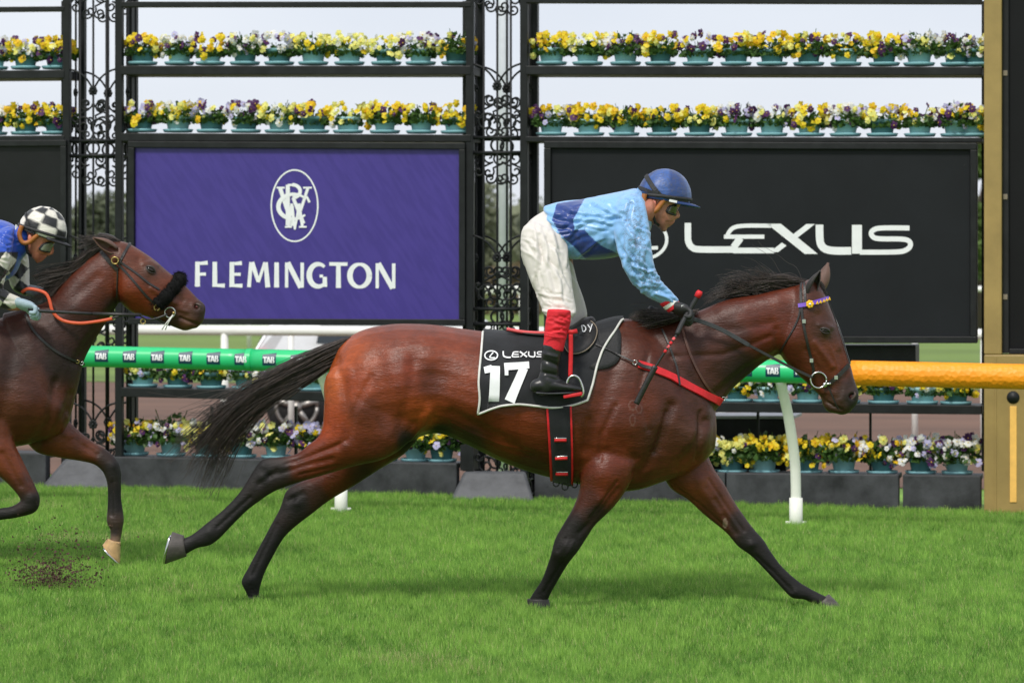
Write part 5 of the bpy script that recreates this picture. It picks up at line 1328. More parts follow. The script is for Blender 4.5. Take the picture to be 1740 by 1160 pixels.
def glove_hand(root, wrist, knuck, palm_n, Y, m, grip, thumb, name='glove', wscale=1.18):
    """closed hand: palm loft wrist->knuckles plus four unequal curled fingers and a thumb leaving the palm's side.
    wrist, knuck: world points; grip: point the fingers curl round; palm_n: direction across the knuckles"""
    mb = MB(); wrist, knuck, grip = Vector(wrist), Vector(knuck), Vector(grip)
    ax = (knuck - wrist).normalized(); ac = Vector(palm_n).normalized(); ac = (ac - ax * ac.dot(ax)).normalized(); up_ = ax.cross(ac)
    if (grip - knuck).dot(up_) > 0: up_ = -up_       # up_ = back of the hand
    L_ = (knuck - wrist).length
    rings = []
    for t, w_, h_ in ((-.25, .026, .023), (0, .029, .025), (.35, .037, .027), (.75, .043, .026), (1.0, .041, .021)):
        c = wrist + ax * (L_ * t); rings.append([c + ac * (w_ * wscale * math.cos(a)) + up_ * (h_ * math.sin(a)) for a in np.linspace(0, 2 * math.pi, 17)[:-1]])
    n = 16; v = [p for r_ in rings for p in r_]
    mb.add(v, [(i * n + k, i * n + (k + 1) % n, (i + 1) * n + (k + 1) % n, (i + 1) * n + k) for i in range(len(rings) - 1) for k in range(n)] + [tuple(range(n - 1, -1, -1)), tuple(4 * n + k for k in range(n))])
    for k, (s_, ln) in enumerate(((-.030, .85), (-.010, 1.0), (.011, .96), (.030, .76))):
        b = knuck + ac * (s_ * wscale) - ax * .006
        p1 = b + ax * (.032 * ln) - up_ * .005; p2 = p1 + ax * (.007) - up_ * (.033 * ln); p3 = p2 - ax * (.026 * ln) - up_ * (.007 * ln)
        pts = dense([tuple(b - ax * .012), tuple(b), tuple(p1), tuple(p2), tuple(p3)], .006)
        mb.tube(pts, [.0125 - .003 * i / len(pts) for i in range(len(pts))], 10); mb.ball(p3, .0095, 10, 8); mb.ball(p1, .0128, 10, 8)
    tb = wrist + ax * (L_ * .35) - ac * .028 * thumb
    t1 = tb - ac * (.014 * thumb) + ax * .022 - up_ * .012; t2 = t1 + ax * .024 - up_ * .014 + ac * (.012 * thumb)
    pts = dense([tuple(tb), tuple(t1), tuple(t2)], .006); mb.tube(pts, [.0125 - .004 * i / len(pts) for i in range(len(pts))], 10); mb.ball(t2, .0088, 10, 8)
    me, v, lap = fuse(mb, name, .0032, 3, .4); me.materials.append(m); me.polygons.foreach_set('use_smooth', [True] * len(me.polygons))
    return link(bpy.data.objects.new(name, me), root)

def helmet(root, px0, py0, tilt, Y, sc_, colf, peakm, name='helmet'):
    """silk-covered skull cap: local x forward, z up, in metres; rotated by tilt (nose down positive), placed with its middle at a pixel"""
    c = P(px0, py0, Y); ct, st = math.cos(tilt), math.sin(tilt)
    ex, ez = Vector((ct, 0, -st)), Vector((st, 0, ct)); ey = Vector((0, 1, 0))
    def w_(x, y, z): return c + ex * (x * sc_) + ey * (y * sc_) + ez * (z * sc_)
    mb = MB(); nu_, nv_ = 40, 20; v = []; loc = []
    for j in range(nv_ + 1):
        b = math.pi / 2 * j / nv_ * 1.10
        for i in range(nu_):
            a = 2 * math.pi * i / nu_; x, y, z = .122 * math.sin(b) * math.cos(a), .096 * math.sin(b) * math.sin(a), .128 * math.cos(b)
            k = 1 + .018 * math.cos(a * 6) * math.sin(b) ** 2 * (1 if j < nv_ - 2 else 0); z2 = z + (.004 * math.sin(a * 9 + j) if 4 < j < 16 else 0) * .35
            if j > nv_ - 3: k *= .985
            v.append(w_(x * k, y * k, z2)); loc.append((x, y, z, a, b))
    mb.add(v, [(j * nu_ + i, j * nu_ + (i + 1) % nu_, (j + 1) * nu_ + (i + 1) % nu_, (j + 1) * nu_ + i) for j in range(nv_) for i in range(nu_)])
    me = mb.mesh('cap'); setcol(me, np.array([colf(*q) for q in loc])); me.materials.append(MAT['cap_attr'])
    o = link(bpy.data.objects.new(name, me), root); s_ = o.modifiers.new('s', 'SOLIDIFY'); s_.thickness = .008; s_.offset = 1
    # peak
    pm = MB(); pv = []
    for j, (rr, dz) in enumerate(((.115, -.016), (.14, -.019), (.165, -.026))):
        for i in range(15):
            a = rad(-68 + 136 * i / 14); e = 1 - .25 * (abs(a) / rad(68)) ** 2 * j * .5
            pv.append(w_(rr * e * math.cos(a) * 1.03, .097 * math.sin(a) * (1 + .03 * j), dz - .002))
    pm.add(pv, [(j * 15 + i, j * 15 + i + 1, (j + 1) * 15 + i + 1, (j + 1) * 15 + i) for j in range(2) for i in range(14)])
    po = pm.build('peak', peakm, o); s2 = po.modifiers.new('s', 'SOLIDIFY'); s2.thickness = .006
    # elastic bands: round the rim, and over the crown to the goggles
    band = [w_(.126 * math.cos(a), .100 * math.sin(a), -.002 + .006 * math.cos(a)) for a in np.linspace(0, 2 * math.pi, 41)]
    MB().strap(band, [Vector((p - c).normalized()) for p in band], .015, .003).build('rim_band', MAT['glove'], o)
    return o, w_

def lerp_sleeve(mb, secs, n=22): mb.loft(secs, n=n)

def creases(seed, n, box, ang, dang, ln, r, amp, origin=None):
    """random cloth creases: lines inside a pixel box, roughly along ang (degrees), or fanning out of an origin"""
    q = random.Random(seed); out = []
    for _ in range(n):
        x, y = q.uniform(box[0], box[2]), q.uniform(box[1], box[3])
        a = rad(ang + q.gauss(0, dang)) if origin is None else math.atan2(y - origin[1], x - origin[0]) + q.gauss(0, .12)
        l = q.uniform(*ln); cx, cy = math.cos(a), math.sin(a); b = q.gauss(0, .12) * l; rr = q.uniform(*r); am = q.uniform(*amp)
        pts = [(x - cx * l / 2, y - cy * l / 2), (x - cy * b, y + cx * b), (x + cx * l / 2, y + cy * l / 2)]
        out.append((pts, rr, -am)); out.append(([(u - cy * rr * 1.7, v + cx * rr * 1.7) for u, v in pts], rr * 1.2, am * .8))
    return out

# ---- rider of the bay
J1 = empty('person', P(955, 600, 13.8), 'jockey in sky blue and navy silks standing in the stirrups, white breeches', 'person')
# body: one continuous figure under the clothes
def body_mesh(lofts, balls, voxel, parent, anch, strokes=()):
    mb = MB()
    for l in lofts: mb.loft(l, n=24)
    for c, r in balls: mb.ball(c, r, 14, 10)
    me, v, lap = fuse(mb, 'body', voxel, 3, .4)
    if strokes: v = sculpt(me, v, strokes, .3)
    paint(me, v, anch, 3, None, False); me.materials.append(MAT['skin']); me.polygons.foreach_set('use_smooth', [True] * len(me.polygons))
    return link(bpy.data.objects.new('body', me), parent)
Yj = 13.97
hd = [(1146, 312, 1106, 314, .045, Yj), (1160, 325, 1093, 325, .070, Yj), (1158, 345, 1094, 344, .072, Yj), (1151, 356, 1096, 358, .070, Yj), (1148, 366, 1100, 369, .064, Yj), (1144, 375, 1107, 378, .056, Yj), (1138, 382, 1114, 384, .045, Yj), (1133, 388, 1121, 389, .030, Yj)]
nose = [(1150, 353, 1142, 355, .010, Yj), (1155, 363, 1143, 365, .014, Yj), (1155, 369, 1144, 371, .016, Yj), (1149, 372, 1143, 373, .010, Yj)]
lips = [(1147, 374.5, 1135, 376, .020, Yj), (1146, 378, 1134, 380, .022, Yj), (1141, 383, 1130, 385, .018, Yj)]
nk = [(1118, 345, 1092, 340, .055, Yj), (1112, 372, 1084, 352, .058, Yj), (1104, 390, 1070, 350, .07, Yj)]
core = [(1095, 335, 1100, 385, .12, Yj), (1060, 335, 1070, 418, .15, Yj), (1010, 348, 1020, 425, .13, Yj), (960, 360, 975, 425, .12, Yj), (925, 370, 950, 430, .12, Yj)]
armn = [(1085, 355, 1065, 365, .04, 13.80), (1090, 400, 1065, 405, .035, 13.78), (1095, 440, 1075, 445, .032, 13.79), (1125, 482, 1105, 495, .026, 13.81), (1150, 510, 1138, 522, .022, 13.83)]
armf = [(q[0], q[1], q[2], q[3], q[4], 2 * Yj - q[5]) for q in armn]
def legc(sg, dx=0): return [(950 + dx, 405, 905 + dx, 410, .05, Yj + sg * .09), (956 + dx, 470, 925 + dx, 470, .045, Yj + sg * .15), (962 + dx, 522, 938 + dx, 522, .035, Yj + sg * .19), (958 + dx, 560, 934 + dx, 558, .03, Yj + sg * .27), (950 + dx, 590, 928 + dx, 590, .028, Yj + sg * .305), (943 + dx, 632, 926 + dx, 634, .022, Yj + sg * .305), (960 + dx, 655, 925 + dx, 660, .02, Yj + sg * .305)]
bo = body_mesh([hd, nose, lips, nk, core, armn, armf, legc(-1), legc(1, 20)], [], .0042, J1,
               [(1140, 372, (196, 138, 116)), (1120, 370, (186, 124, 102)), (1125, 350, (190, 130, 108)), (1152, 366, (206, 140, 118)), (1105, 365, (190, 122, 104)), (1140, 377, (176, 98, 90)), (1100, 350, (184, 120, 100)), (1135, 387, (176, 124, 106)), (1060, 400, (180, 120, 100)), (1150, 510, (180, 120, 100))],
               [([(1143, 377.5), (1134, 378)], 1.6, -.004), ([(1128, 372), (1134, 382)], 4, -.003), ([(1140, 358)], 5, -.006), ([(1122, 366)], 8, .003)])
# ear
MB().ball(P(1111, 345, 13.897), (.011, .008, .018), 12, 8).ball(P(1113, 345, 13.892), (.005, .006, .011), 10, 6).build('ear', M('ear_skin', lin((205, 128, 112)), .5, var=.12, vs=60), bo)
# silks
nav = [(946, 346), (993, 338), (974, 374), (976, 391), (993, 391), (1008, 406), (1023, 418), (1052, 432), (1050, 444), (997, 442), (976, 420), (953, 400), (938, 374)]
def silk_col(px, py, v):
    C = np.tile(np.array(lin((132, 182, 234))), (len(px), 1)); C[inpoly(px, py, nav)] = lin((26, 58, 132))
    # dried mud flung over shoulder and sleeve
    mk = np.exp(-((px - 1082) / 26) ** 2 - ((py - 400) / 75) ** 2) + .8 * np.exp(-((px - 1112) / 22) ** 2 - ((py - 478) / 26) ** 2) + .25 * np.exp(-((px - 1040) / 40) ** 2 - ((py - 345) / 30) ** 2)
    sp_ = .5 + .5 * np.sin(px * .31 + 2 * np.sin(py * .23)) * np.sin(py * .27 + 1.5 * np.sin(px * .19)); r_ = np.random.RandomState(4).rand(len(px))
    k = np.clip(mk * (.35 + .8 * sp_) * 1.5 * r_ - .18, 0, .8)[:, None]
    C = C * (1 - k) + np.array(lin((88, 94, 104))) * k
    return C
jk = MB()
jk.loft([(924, 351, 956, 439, .135, Yj), (955, 342, 984, 441, .150, Yj), (991, 338, 1015, 441, .165, Yj), (1030, 330, 1045, 437, .178, Yj), (1060, 324, 1075, 428, .182, Yj), (1080, 320, 1096, 408, .155, Yj), (1094, 326, 1107, 388, .085, Yj)], n=32, capk=.12)
sl_n = [(1096, 345, 1042, 362, .070, 13.83), (1104, 385, 1044, 402, .070, 13.79), (1107, 420, 1052, 433, .066, 13.775), (1112, 450, 1062, 458, .060, 13.775), (1124, 477, 1078, 486, .054, 13.785), (1139, 493, 1101, 505, .046, 13.80), (1150, 505, 1124, 516, .036, 13.815)]
sl_f = [(q[0], q[1], q[2], q[3], q[4], 2 * Yj - q[5]) for q in sl_n]
jk.loft(sl_n, n=24); jk.loft(sl_f, n=24)
garment(jk, 'silk_jacket', .0048, MAT['silk'], J1, [
    ([(1072, 345), (1056, 400), (1060, 440)], 4, -.010), ([(1085, 395), (1078, 440), (1095, 480)], 4, -.008), ([(1100, 410), (1088, 450)], 4, .007), ([(1075, 460), (1110, 470)], 4, -.008), ([(1085, 478), (1122, 484)], 3.5, -.007), ([(1100, 492), (1134, 492)], 3, -.006),
    ([(1040, 345), (1030, 420)], 6, -.006), ([(1000, 350), (1040, 400)], 5, -.006), ([(960, 360), (985, 430)], 5, -.006), ([(1085, 330), (1092, 372), (1090, 410)], 5, -.008), ([(1050, 380), (1010, 400), (980, 405)], 5, -.006)] + creases(1, 26, (940, 345, 1060, 430), 0, 0, (30, 85), (2.2, 4.4), (.004, .008), (1085, 372)) + creases(2, 20, (1062, 380, 1105, 480), 62, 18, (24, 65), (2.0, 4.0), (.004, .0075)) + creases(3, 16, (1075, 450, 1140, 505), 12, 14, (16, 40), (1.8, 3.2), (.004, .007)), silk_col, 2)
# collar and striped cuff
MB().loft([(1083, 319, 1106, 388, .072, Yj), (1092, 323, 1108, 382, .068, Yj)], n=24, sub=3, capk=.1).build('collar', M('blue_collar', lin((100, 165, 224)), .4, var=.08), J1)
cf = MAT['red_knit']
for k, (a, b, m_) in enumerate((((1144, 503), (1121, 517), cf), ((1148.5, 507.5), (1126, 522), MAT['white']), ((1153, 511.5), (1131, 526), cf))):
    MB().loft([(a[0], a[1], b[0], b[1], .036 - .002 * k, 13.815), (a[0] + 4.2, a[1] + 4.2, b[0] + 5.0, b[1] + 5.0, .034 - .002 * k, 13.815)], n=20, capk=.08).build('cuff', m_, J1)
# breeches
def breech_col(px, py, v): return np.tile(np.array(lin((212, 206, 201))), (len(px), 1))
bm_ = MB()
bm_.loft([(928, 356, 962, 432, .125, Yj), (903, 372, 962, 440, .150, Yj), (888, 392, 958, 445, .155, Yj), (886, 415, 950, 455, .14, Yj)], n=28)
bm_.loft([(964, 418, 885, 398, .085, 13.86), (967, 440, 885, 425, .092, 13.84), (971, 470, 895, 461, .085, 13.81), (975, 500, 909, 496, .074, 13.775), (979, 522, 919, 521, .068, 13.745), (979, 532, 922, 531, .066, 13.722), (972, 539, 929, 537, .056, 13.715)], n=26)
bm_.loft([(966, 420, 900, 408, .085, 14.08), (974, 450, 900, 440, .088, 14.10), (982, 480, 912, 470, .08, 14.13), (992, 508, 934, 505, .068, 14.15), (998, 534, 950, 534, .056, 14.155), (994, 543, 955, 543, .050, 14.155)], n=26)
garment(bm_, 'breeches', .0048, MAT['breech'], J1, [
    ([(940, 400), (950, 470), (958, 525)], 6, .005), ([(918, 505), (970, 514)], 3, -.005), ([(925, 520), (972, 527)], 3, -.006), ([(938, 380), (925, 430)], 5, -.005)]
    + creases(5, 22, (905, 400, 965, 515), 70, 9, (35, 90), (2.2, 4.2), (.003, .0058)) + creases(6, 12, (915, 490, 972, 530), 12, 10, (14, 32), (1.5, 2.4), (.002, .004)) + creases(7, 8, (890, 380, 955, 430), 35, 20, (20, 45), (2, 3), (.002, .004)), breech_col, 2)
# lower legs
def lower_leg(Y0, dx, dy):
    lgm = MB().loft([(970 + dx, 528 + dy, 930 + dx, 526 + dy, .052, Y0), (970 + dx, 545 + dy, 928 + dx, 542 + dy, .051, Y0), (966 + dx, 562 + dy, 925 + dx, 562 + dy, .050, Y0), (961 + dx, 580 + dy, 924 + dx, 578 + dy, .046, Y0), (957 + dx, 597 + dy, 922 + dx, 591 + dy, .043, Y0)], n=24, capk=.1)
    garment(lgm, 'red_legging', .0045, MAT['red_knit'], J1, creases(31, 12, (926 + dx, 536 + dy, 966 + dx, 566 + dy), 8, 14, (14, 34), (1.5, 2.4), (.003, .005)) if dx == 0 else (), None, 2)
    b = MB()
    b.loft([(956 + dx, 590 + dy, 922 + dx, 588 + dy, .044, Y0), (953 + dx, 612 + dy, 919 + dx, 610 + dy, .041, Y0), (950 + dx, 632 + dy, 917 + dx, 632 + dy, .038, Y0), (953 + dx, 646 + dy, 911 + dx, 652 + dy, .038, Y0), (950 + dx, 652 + dy, 912 + dx, 664 + dy, .036, Y0)], n=24)
    b.loft([(914 + dx, 642 + dy, 911 + dx, 668 + dy, .034, Y0), (940 + dx, 640 + dy, 935 + dx, 668 + dy, .038, Y0), (962 + dx, 648 + dy, 960 + dx, 666 + dy, .042, Y0), (978 + dx, 652 + dy, 977 + dx, 667 + dy, .040, Y0), (985 + dx, 656 + dy, 984 + dx, 666 + dy, .030, Y0)], n=22)
    o, me = garment(b, 'boot', .004, MAT['boot'], J1, [([(918, 632), (950, 638)], 3, -.006), ([(925, 612), (952, 622)], 3.5, -.007), ([(920, 600), (945, 606)], 3, .004), ([(930, 640), (960, 650)], 3, -.004)] if dx == 0 else (), None, 3)
    MB().loft([(911 + dx, 664.5 + dy, 911 + dx, 669.5 + dy, .034, Y0), (935 + dx, 666 + dy, 935 + dx, 670 + dy, .037, Y0), (962 + dx, 665 + dy, 962 + dx, 669 + dy, .041, Y0), (985 + dx, 663.5 + dy, 985 + dx, 666.5 + dy, .022, Y0)], n=18, capk=.2).build('boot_sole', MAT['rubber'], J1)
lower_leg(13.665, 0, 0); lower_leg(14.32, 20, 4)
# thighs of the legging seam strap
MB().strap([P(x, y, 13.612) for x, y in ((925, 569), (940, 572), (961, 574))], [Vector((0, -1, 0))] * 3, .008, .002).build('legging_seam', MAT['red_knit'], J1)
# hands
hn = glove_hand(J1, P(1146, 521, 13.815), P(1168, 531, 13.80), Vector((.25, -1, .35)), 13.8, MAT['glove'], P(1166, 545, 13.80), 1)
hf = glove_hand(J1, P(1105, 529, 14.12), P(1122, 540, 14.13), Vector((.2, 1, .3)), 14.1, MAT['glove'], P(1120, 550, 14.12), -1)
p_ = P(1160, 521, 13.765); MB().box(p_, (.012, .003, .014)).build('glove_badge', MAT['white_print'], J1, False)
# helmet, goggles, padding
def cap1(x, y, z, a, b): return lin((48, 84, 150)) if (int((a + .52) / (math.pi / 3)) % 2 == 0) else lin((32, 60, 118))
ho, hw_ = helmet(J1, 1129, 334, rad(9), Yj, 1.0, cap1, M('blue_peak', lin((30, 56, 110)), .4, var=.1))
hb = bvh_of(bo.data)
MB().tube([hw_(x, -.082, z) for x, z in dense([(-.095, -.005), (-.092, -.05), (-.065, -.082), (-.035, -.072), (-.012, -.035), (.0, -.01)], .006)], [.012] * len(dense([(-.095, -.005), (-.092, -.05), (-.065, -.082), (-.035, -.072), (-.012, -.035), (.0, -.01)], .006)), 10).build('ear_pad', MAT['tan_leather'], ho)
MB().strap([hw_(x, -.076 + .03 * t, z) for x, z, t in ((-.045, -.075, 0), (-.038, -.10, .1), (-.025, -.125, .6), (-.005, -.135, 1.2))], [Vector((0, -1, 0))] * 4, .012, .003).build('chin_strap', MAT['glove'], ho)
gm_ = MB()
gv = []
for j in range(5):
    for i in range(9):
        a = rad(-80 + 160 * i / 8); z = -.012 + (.024 - .050 * j / 4) * (1 - .55 * (abs(a) / rad(80)) ** 3); gv.append(P(1147, 352, Yj) + Vector((.056 * math.cos(a) - .040 - .012 * (j / 4), .068 * math.sin(a), z + .002)))
gm_.add(gv, [(j * 9 + i, j * 9 + i + 1, (j + 1) * 9 + i + 1, (j + 1) * 9 + i) for j in range(4) for i in range(8)])
go = gm_.build('goggles', MAT['goggle'], J1); s_ = go.modifiers.new('s', 'SOLIDIFY'); s_.thickness = .004
MB().tube([gv[i] for i in range(9)], .005, 6).tube([gv[36 + i] for i in range(9)], .005, 6).tube([gv[9 * j] for j in range(5)], .006, 6).build('goggle_frame', MAT['glove'], go)
hbv = bvh_of(ho.data)
def cap_strap(bv, o, pts, wd, Y, both=True, name='elastic_band'):
    q = [hit(bv, x, y, .003, Y) for x, y in dense(pts, 3)]
    MB().strap([a for a, _ in q], [b for _, b in q], wd, .003).build(name, MAT['glove'], o, False)
    if both: MB().strap([Vector((a.x, 2 * Y - a.y, a.z)) for a, _ in q], [Vector((b.x, -b.y, b.z)) for _, b in q], wd, .003).build(name, MAT['glove'], o, False)
cap_strap(hbv, ho, [(1097, 297), (1104, 309), (1112, 321), (1121, 331)], .022, Yj)
cap_strap(hbv, ho, [(1084, 318), (1098, 323), (1112, 328), (1130, 334), (1150, 339), (1168, 342)], .017, Yj)
tp, tn = hit(hbv, 1143, 341.5, .008, Yj); MB().box(tp, (.036, .003, .011), (Vector((.97, 0, -.2)).normalized(), Vector((0, 1, 0)), Vector((.2, 0, .97)).normalized())).build('helmet_tag', MAT['white_print'], ho, False)
# whip
wh = empty('whip', P(1140, 590, 13.76), 'black riding whip with red handle tip held in the jockey\'s right glove', 'whip')
wl = [(1188, 499), (1174, 523), (1160, 547), (1150, 568)]
def wp3(x, y): return P(x, y, 13.775 - .11 * max(0, min(1, (y - 530) / 60)))
MB().tube([wp3(*q) for q in dense(wl, 5)], .011, 10).build('handle', MAT['glove'], wh)
MB().tube([wp3(1184, 505), wp3(1188, 498), wp3(1190, 494)], [.014, .016, .011], 12).build('handle_knob', MAT['red_web'], wh)
MB().tube([wp3(*q) for q in dense([(1150, 568), (1132, 594), (1112, 626)], 5)], .0058, 8).build('shaft', MAT['leather'], wh)
for k, (a, b) in enumerate((((1146, 574), (1143, 578)), ((1141, 581), (1138.5, 585)), ((1137, 587), (1134, 591.5)), ((1132, 594), (1129, 599)))):
    MB().tube([wp3(*a), wp3(*b)], .0068, 8).build('binding', MAT['red_web'] if k % 2 else MAT['pink'], wh)
MB().strap([wp3(*q) for q in dense([(1114, 622), (1100, 648), (1081, 686)], 5)], [Vector((.3, -1, .2))] * len(dense([(1114, 622), (1100, 648), (1081, 686)], 5)), .027, .007).build('padded_flap', MAT['leather'], wh)
# ------------------------------------------------------------------ second horse and rider, half a length behind and one lane deeper
Y2 = 15.4
torso2 = [(118, 690, 117, 716, .06), (105, 640, 105, 735, .12), (76, 590, 76, 748, .17), (42, 556, 38, 757, .205), (0, 540, -4, 765, .235), (-60, 538, -60, 767, .255), (-150, 545, -150, 750, .265), (-240, 543, -240, 716, .26), (-330, 533, -330, 720, .255), (-400, 545, -400, 738, .23), (-445, 580, -445, 715, .16), (-460, 620, -460, 675, .07)]
neck2 = [(5, 532, 118, 715, .17), (46, 522, 133, 655, .145), (80, 511, 143, 613, .112), (110, 474, 165, 573, .095), (138, 447, 183, 546, .086), (166, 427, 198, 522, .080), (184, 416, 208, 500, .072)]
head2 = [(190, 409, 176, 440, .058), (213, 411, 188, 468, .086), (237, 424, 199, 505, .097), (262, 441, 222, 529, .098), (284, 460, 249, 538, .082), (302, 474, 272, 546, .068), (319, 489, 291, 554, .057), (336, 507, 304, 559, .052), (349, 520, 315, 562, .050), (347, 540, 329, 558, .034)]
leg2 = [(15.27, [(30, 700, -80, 700, .08), (22, 740, -66, 742, .085), (36, 775, -38, 787, .070), (51, 806, 0, 810, .054), (62, 830, 24, 833, .042), (68, 848, 35, 849, .040), (61, 869, 31, 853, .038), (30, 879, 18, 860, .030), (-10, 885, -12, 864, .027), (-44, 893, -50, 868, .029), (-66, 890, -70, 868, .026)]),
        (15.52, [(105, 690, 40, 745, .085), (118, 715, 62, 768, .08), (136, 733, 98, 777, .062), (160, 751, 130, 782, .050), (180, 763, 158, 788, .043), (196, 778, 172, 798, .041), (205, 797, 178, 808, .040), (206, 818, 182, 822, .034), (206, 845, 183, 845, .027), (209, 866, 182, 866, .028), (211, 883, 181, 886, .032), (208, 900, 187, 900, .026), (205, 918, 187, 917, .029)]),
        (15.27, [(-330, 640, -455, 640, .10), (-320, 700, -450, 700, .1), (-330, 750, -425, 760, .075), (-345, 800, -400, 800, .05), (-370, 840, -412, 825, .04), (-380, 880, -405, 880, .03), (-370, 920, -398, 920, .03), (-360, 945, -385, 945, .03)]),
        (15.52, [(-300, 680, -420, 690, .1), (-270, 750, -350, 770, .07), (-265, 800, -310, 805, .045), (-285, 840, -320, 840, .04), (-300, 885, -325, 885, .03), (-310, 925, -335, 925, .03), (-300, 950, -325, 950, .03)])]
ears2 = [(15.34, [(196, 428, 182, 420, .018), (186, 420, 176, 409, .022), (174, 415, 166, 405, .017), (160, 407, 157, 404, .006)])]
st2 = [([(60, 560), (95, 640), (110, 700)], 14, -.012), ([(20, 600), (5, 690), (-5, 740)], 14, -.010), ([(40, 690)], 30, .014), ([(60, 752), (85, 715), (95, 650)], 9, -.012), ([(105, 690)], 20, .014), ([(90, 735), (108, 710), (122, 670)], 6, -.009),
       ([(196, 525), (165, 560), (130, 615)], 8, -.012), ([(130, 520)], 22, .010), ([(70, 540), (120, 510), (165, 470)], 9, -.006), ([(200, 450), (200, 510)], 6, -.010), ([(220, 495)], 20, .012), ([(258, 490), (280, 505), (296, 515)], 4.5, .007), ([(256, 457)], 9, .012), ([(244, 448), (256, 446), (266, 452)], 4, .006), ([(235, 440)], 6, -.006),
       ([(290, 490), (310, 510)], 6, -.005), ([(333, 521)], 8, .012), ([(334, 521)], 4.2, -.028), ([(306, 540), (320, 546), (336, 552)], 2.6, -.009), ([(290, 520), (315, 535)], 5, -.004), ([(300, 525), (318, 530)], 3, .004),
       ([(30, 760), (50, 815)], 5, -.007), ([(5, 770), (35, 825)], 5, -.006), ([(55, 845)], 8, .005), ([(125, 745), (165, 772)], 5, -.006), ([(110, 735), (140, 752)], 7, .006), ([(193, 790)], 8, .006), ([(190, 820), (190, 875)], 3.5, -.005)]
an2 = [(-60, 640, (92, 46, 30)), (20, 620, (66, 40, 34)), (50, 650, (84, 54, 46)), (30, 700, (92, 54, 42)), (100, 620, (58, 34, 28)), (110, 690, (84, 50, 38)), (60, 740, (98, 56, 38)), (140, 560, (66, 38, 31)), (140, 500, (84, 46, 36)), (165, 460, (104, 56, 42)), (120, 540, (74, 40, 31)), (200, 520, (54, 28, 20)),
       (215, 490, (126, 62, 36)), (230, 515, (128, 62, 34)), (235, 440, (112, 66, 48)), (256, 457, (90, 62, 52)), (285, 500, (116, 64, 42)), (300, 500, (112, 68, 50)), (325, 510, (100, 62, 48)), (338, 528, (68, 54, 50)), (320, 553, (98, 74, 58)), (300, 545, (70, 46, 38)), (345, 520, (66, 54, 52)), (165, 410, (70, 44, 36)), (185, 420, (92, 56, 42)),
       (0, 770, (122, 68, 42)), (35, 790, (118, 66, 42)), (50, 825, (84, 52, 40)), (55, 850, (42, 36, 36)), (0, 872, (38, 33, 34)), (110, 755, (126, 72, 46)), (150, 768, (108, 64, 44)), (178, 776, (62, 46, 42)), (195, 795, (42, 37, 38)), (195, 850, (38, 32, 34)), (195, 905, (44, 40, 42)), (196, 919, (150, 135, 125)),
       (-300, 600, (110, 56, 36)), (-420, 640, (120, 60, 36)), (-390, 800, (60, 40, 34)), (-390, 900, (36, 32, 34)), (-310, 880, (36, 32, 34))]
H2 = make_horse('racehorse', 'dark bay racehorse with black sheepskin noseband reaching its head forward', P(20, 975, Y2), torso2, neck2, head2, leg2, ears2, st2, an2, MAT['coat2'], Y2)
eye_at(H2, 256, 458, Y2, .024, .60, -.6)
hoof(H2.root, ((205, 920), (182, 915)), ((204, 958), (174, 926)), (.030, .045), MAT['hoof_pale'], depth=15.52)
hoof(H2.root, ((-66, 868), (-66, 892)), ((-98, 866), (-92, 900)), (.036, .046), MAT['hoof'], depth=15.27)
hoof(H2.root, ((-358, 942), (-386, 942)), ((-352, 968), (-390, 968)), (.036, .046), MAT['hoof'], depth=15.27)
hoof(H2.root, ((-298, 948), (-327, 948)), ((-292, 970), (-330, 970)), (.036, .046), MAT['hoof'], depth=15.52)
nostril(H2, 334, 521, Y2, .1)
ear(H2, (196, 426), (159, 403), 1, .030, 15.33, -.02, MAT['ear_pale'], (.3, -.9, -.5)); ear(H2, (200, 418), (168, 396), 1, .028, 15.46, .02, MAT['ear'], (.3, .9, -.3))
cv = hair_between([[(190, 410), (165, 415), (135, 440), (95, 452), (50, 468)], [(165, 428), (140, 444), (115, 462), (90, 478), (66, 490)], [(112, 474), (98, 490), (84, 505), (62, 520), (40, 528)]], 700, Y2, .035, 31, jit=5, tmin=.55, clump=22, fly=.12, t0j=.3, wav=5)
cv += hair_between([[(205, 408), (180, 402), (150, 404), (128, 396)], [(200, 415), (175, 412), (150, 420), (120, 424)]], 120, Y2, .03, 32, jit=5, clump=8, fly=.2)
strands(cv, 'mane', MAT['hair'], H2.root, .0022, .0009)
cv = hair_between([[(-430, 548), (-480, 580), (-560, 620), (-640, 690)], [(-440, 580), (-500, 620), (-570, 670), (-620, 740)]], 300, Y2, .04, 33, jit=5)
strands(cv, 'tail', MAT['hair'], H2.root, .0022, .0009)
br2 = empty('bridle', P(245, 470, 15.3), 'black bridle with brass rings and thick black sheepskin noseband', 'bridle')
MAT['brass'] = M('brass', (.52, .38, .14), .3, metal=1, var=.1)
MAT['fleece'] = M('black_sheepskin', (.008, .008, .008), .95, var=.5, vs=90, bump=1., bs=120, spec=.1)
def st(pts, w_, nm, **k): return surf_strap(H2, pts, w_, nm, lea, Y=Y2, parent=br2, **k)
st([(170, 425), (180, 437), (192, 450), (200, 458)], .022, 'headpiece', th=.005); st([(222, 412), (214, 425), (206, 440), (203, 450)], .014, 'browband', th=.005)
st([(203, 450), (225, 475), (248, 502), (266, 518)], .012, 'cheek_piece'); st([(206, 446), (230, 463), (255, 483), (270, 492)], .011, 'nose_strap'); st([(200, 458), (200, 480), (198, 505)], .007, 'throat_lash')
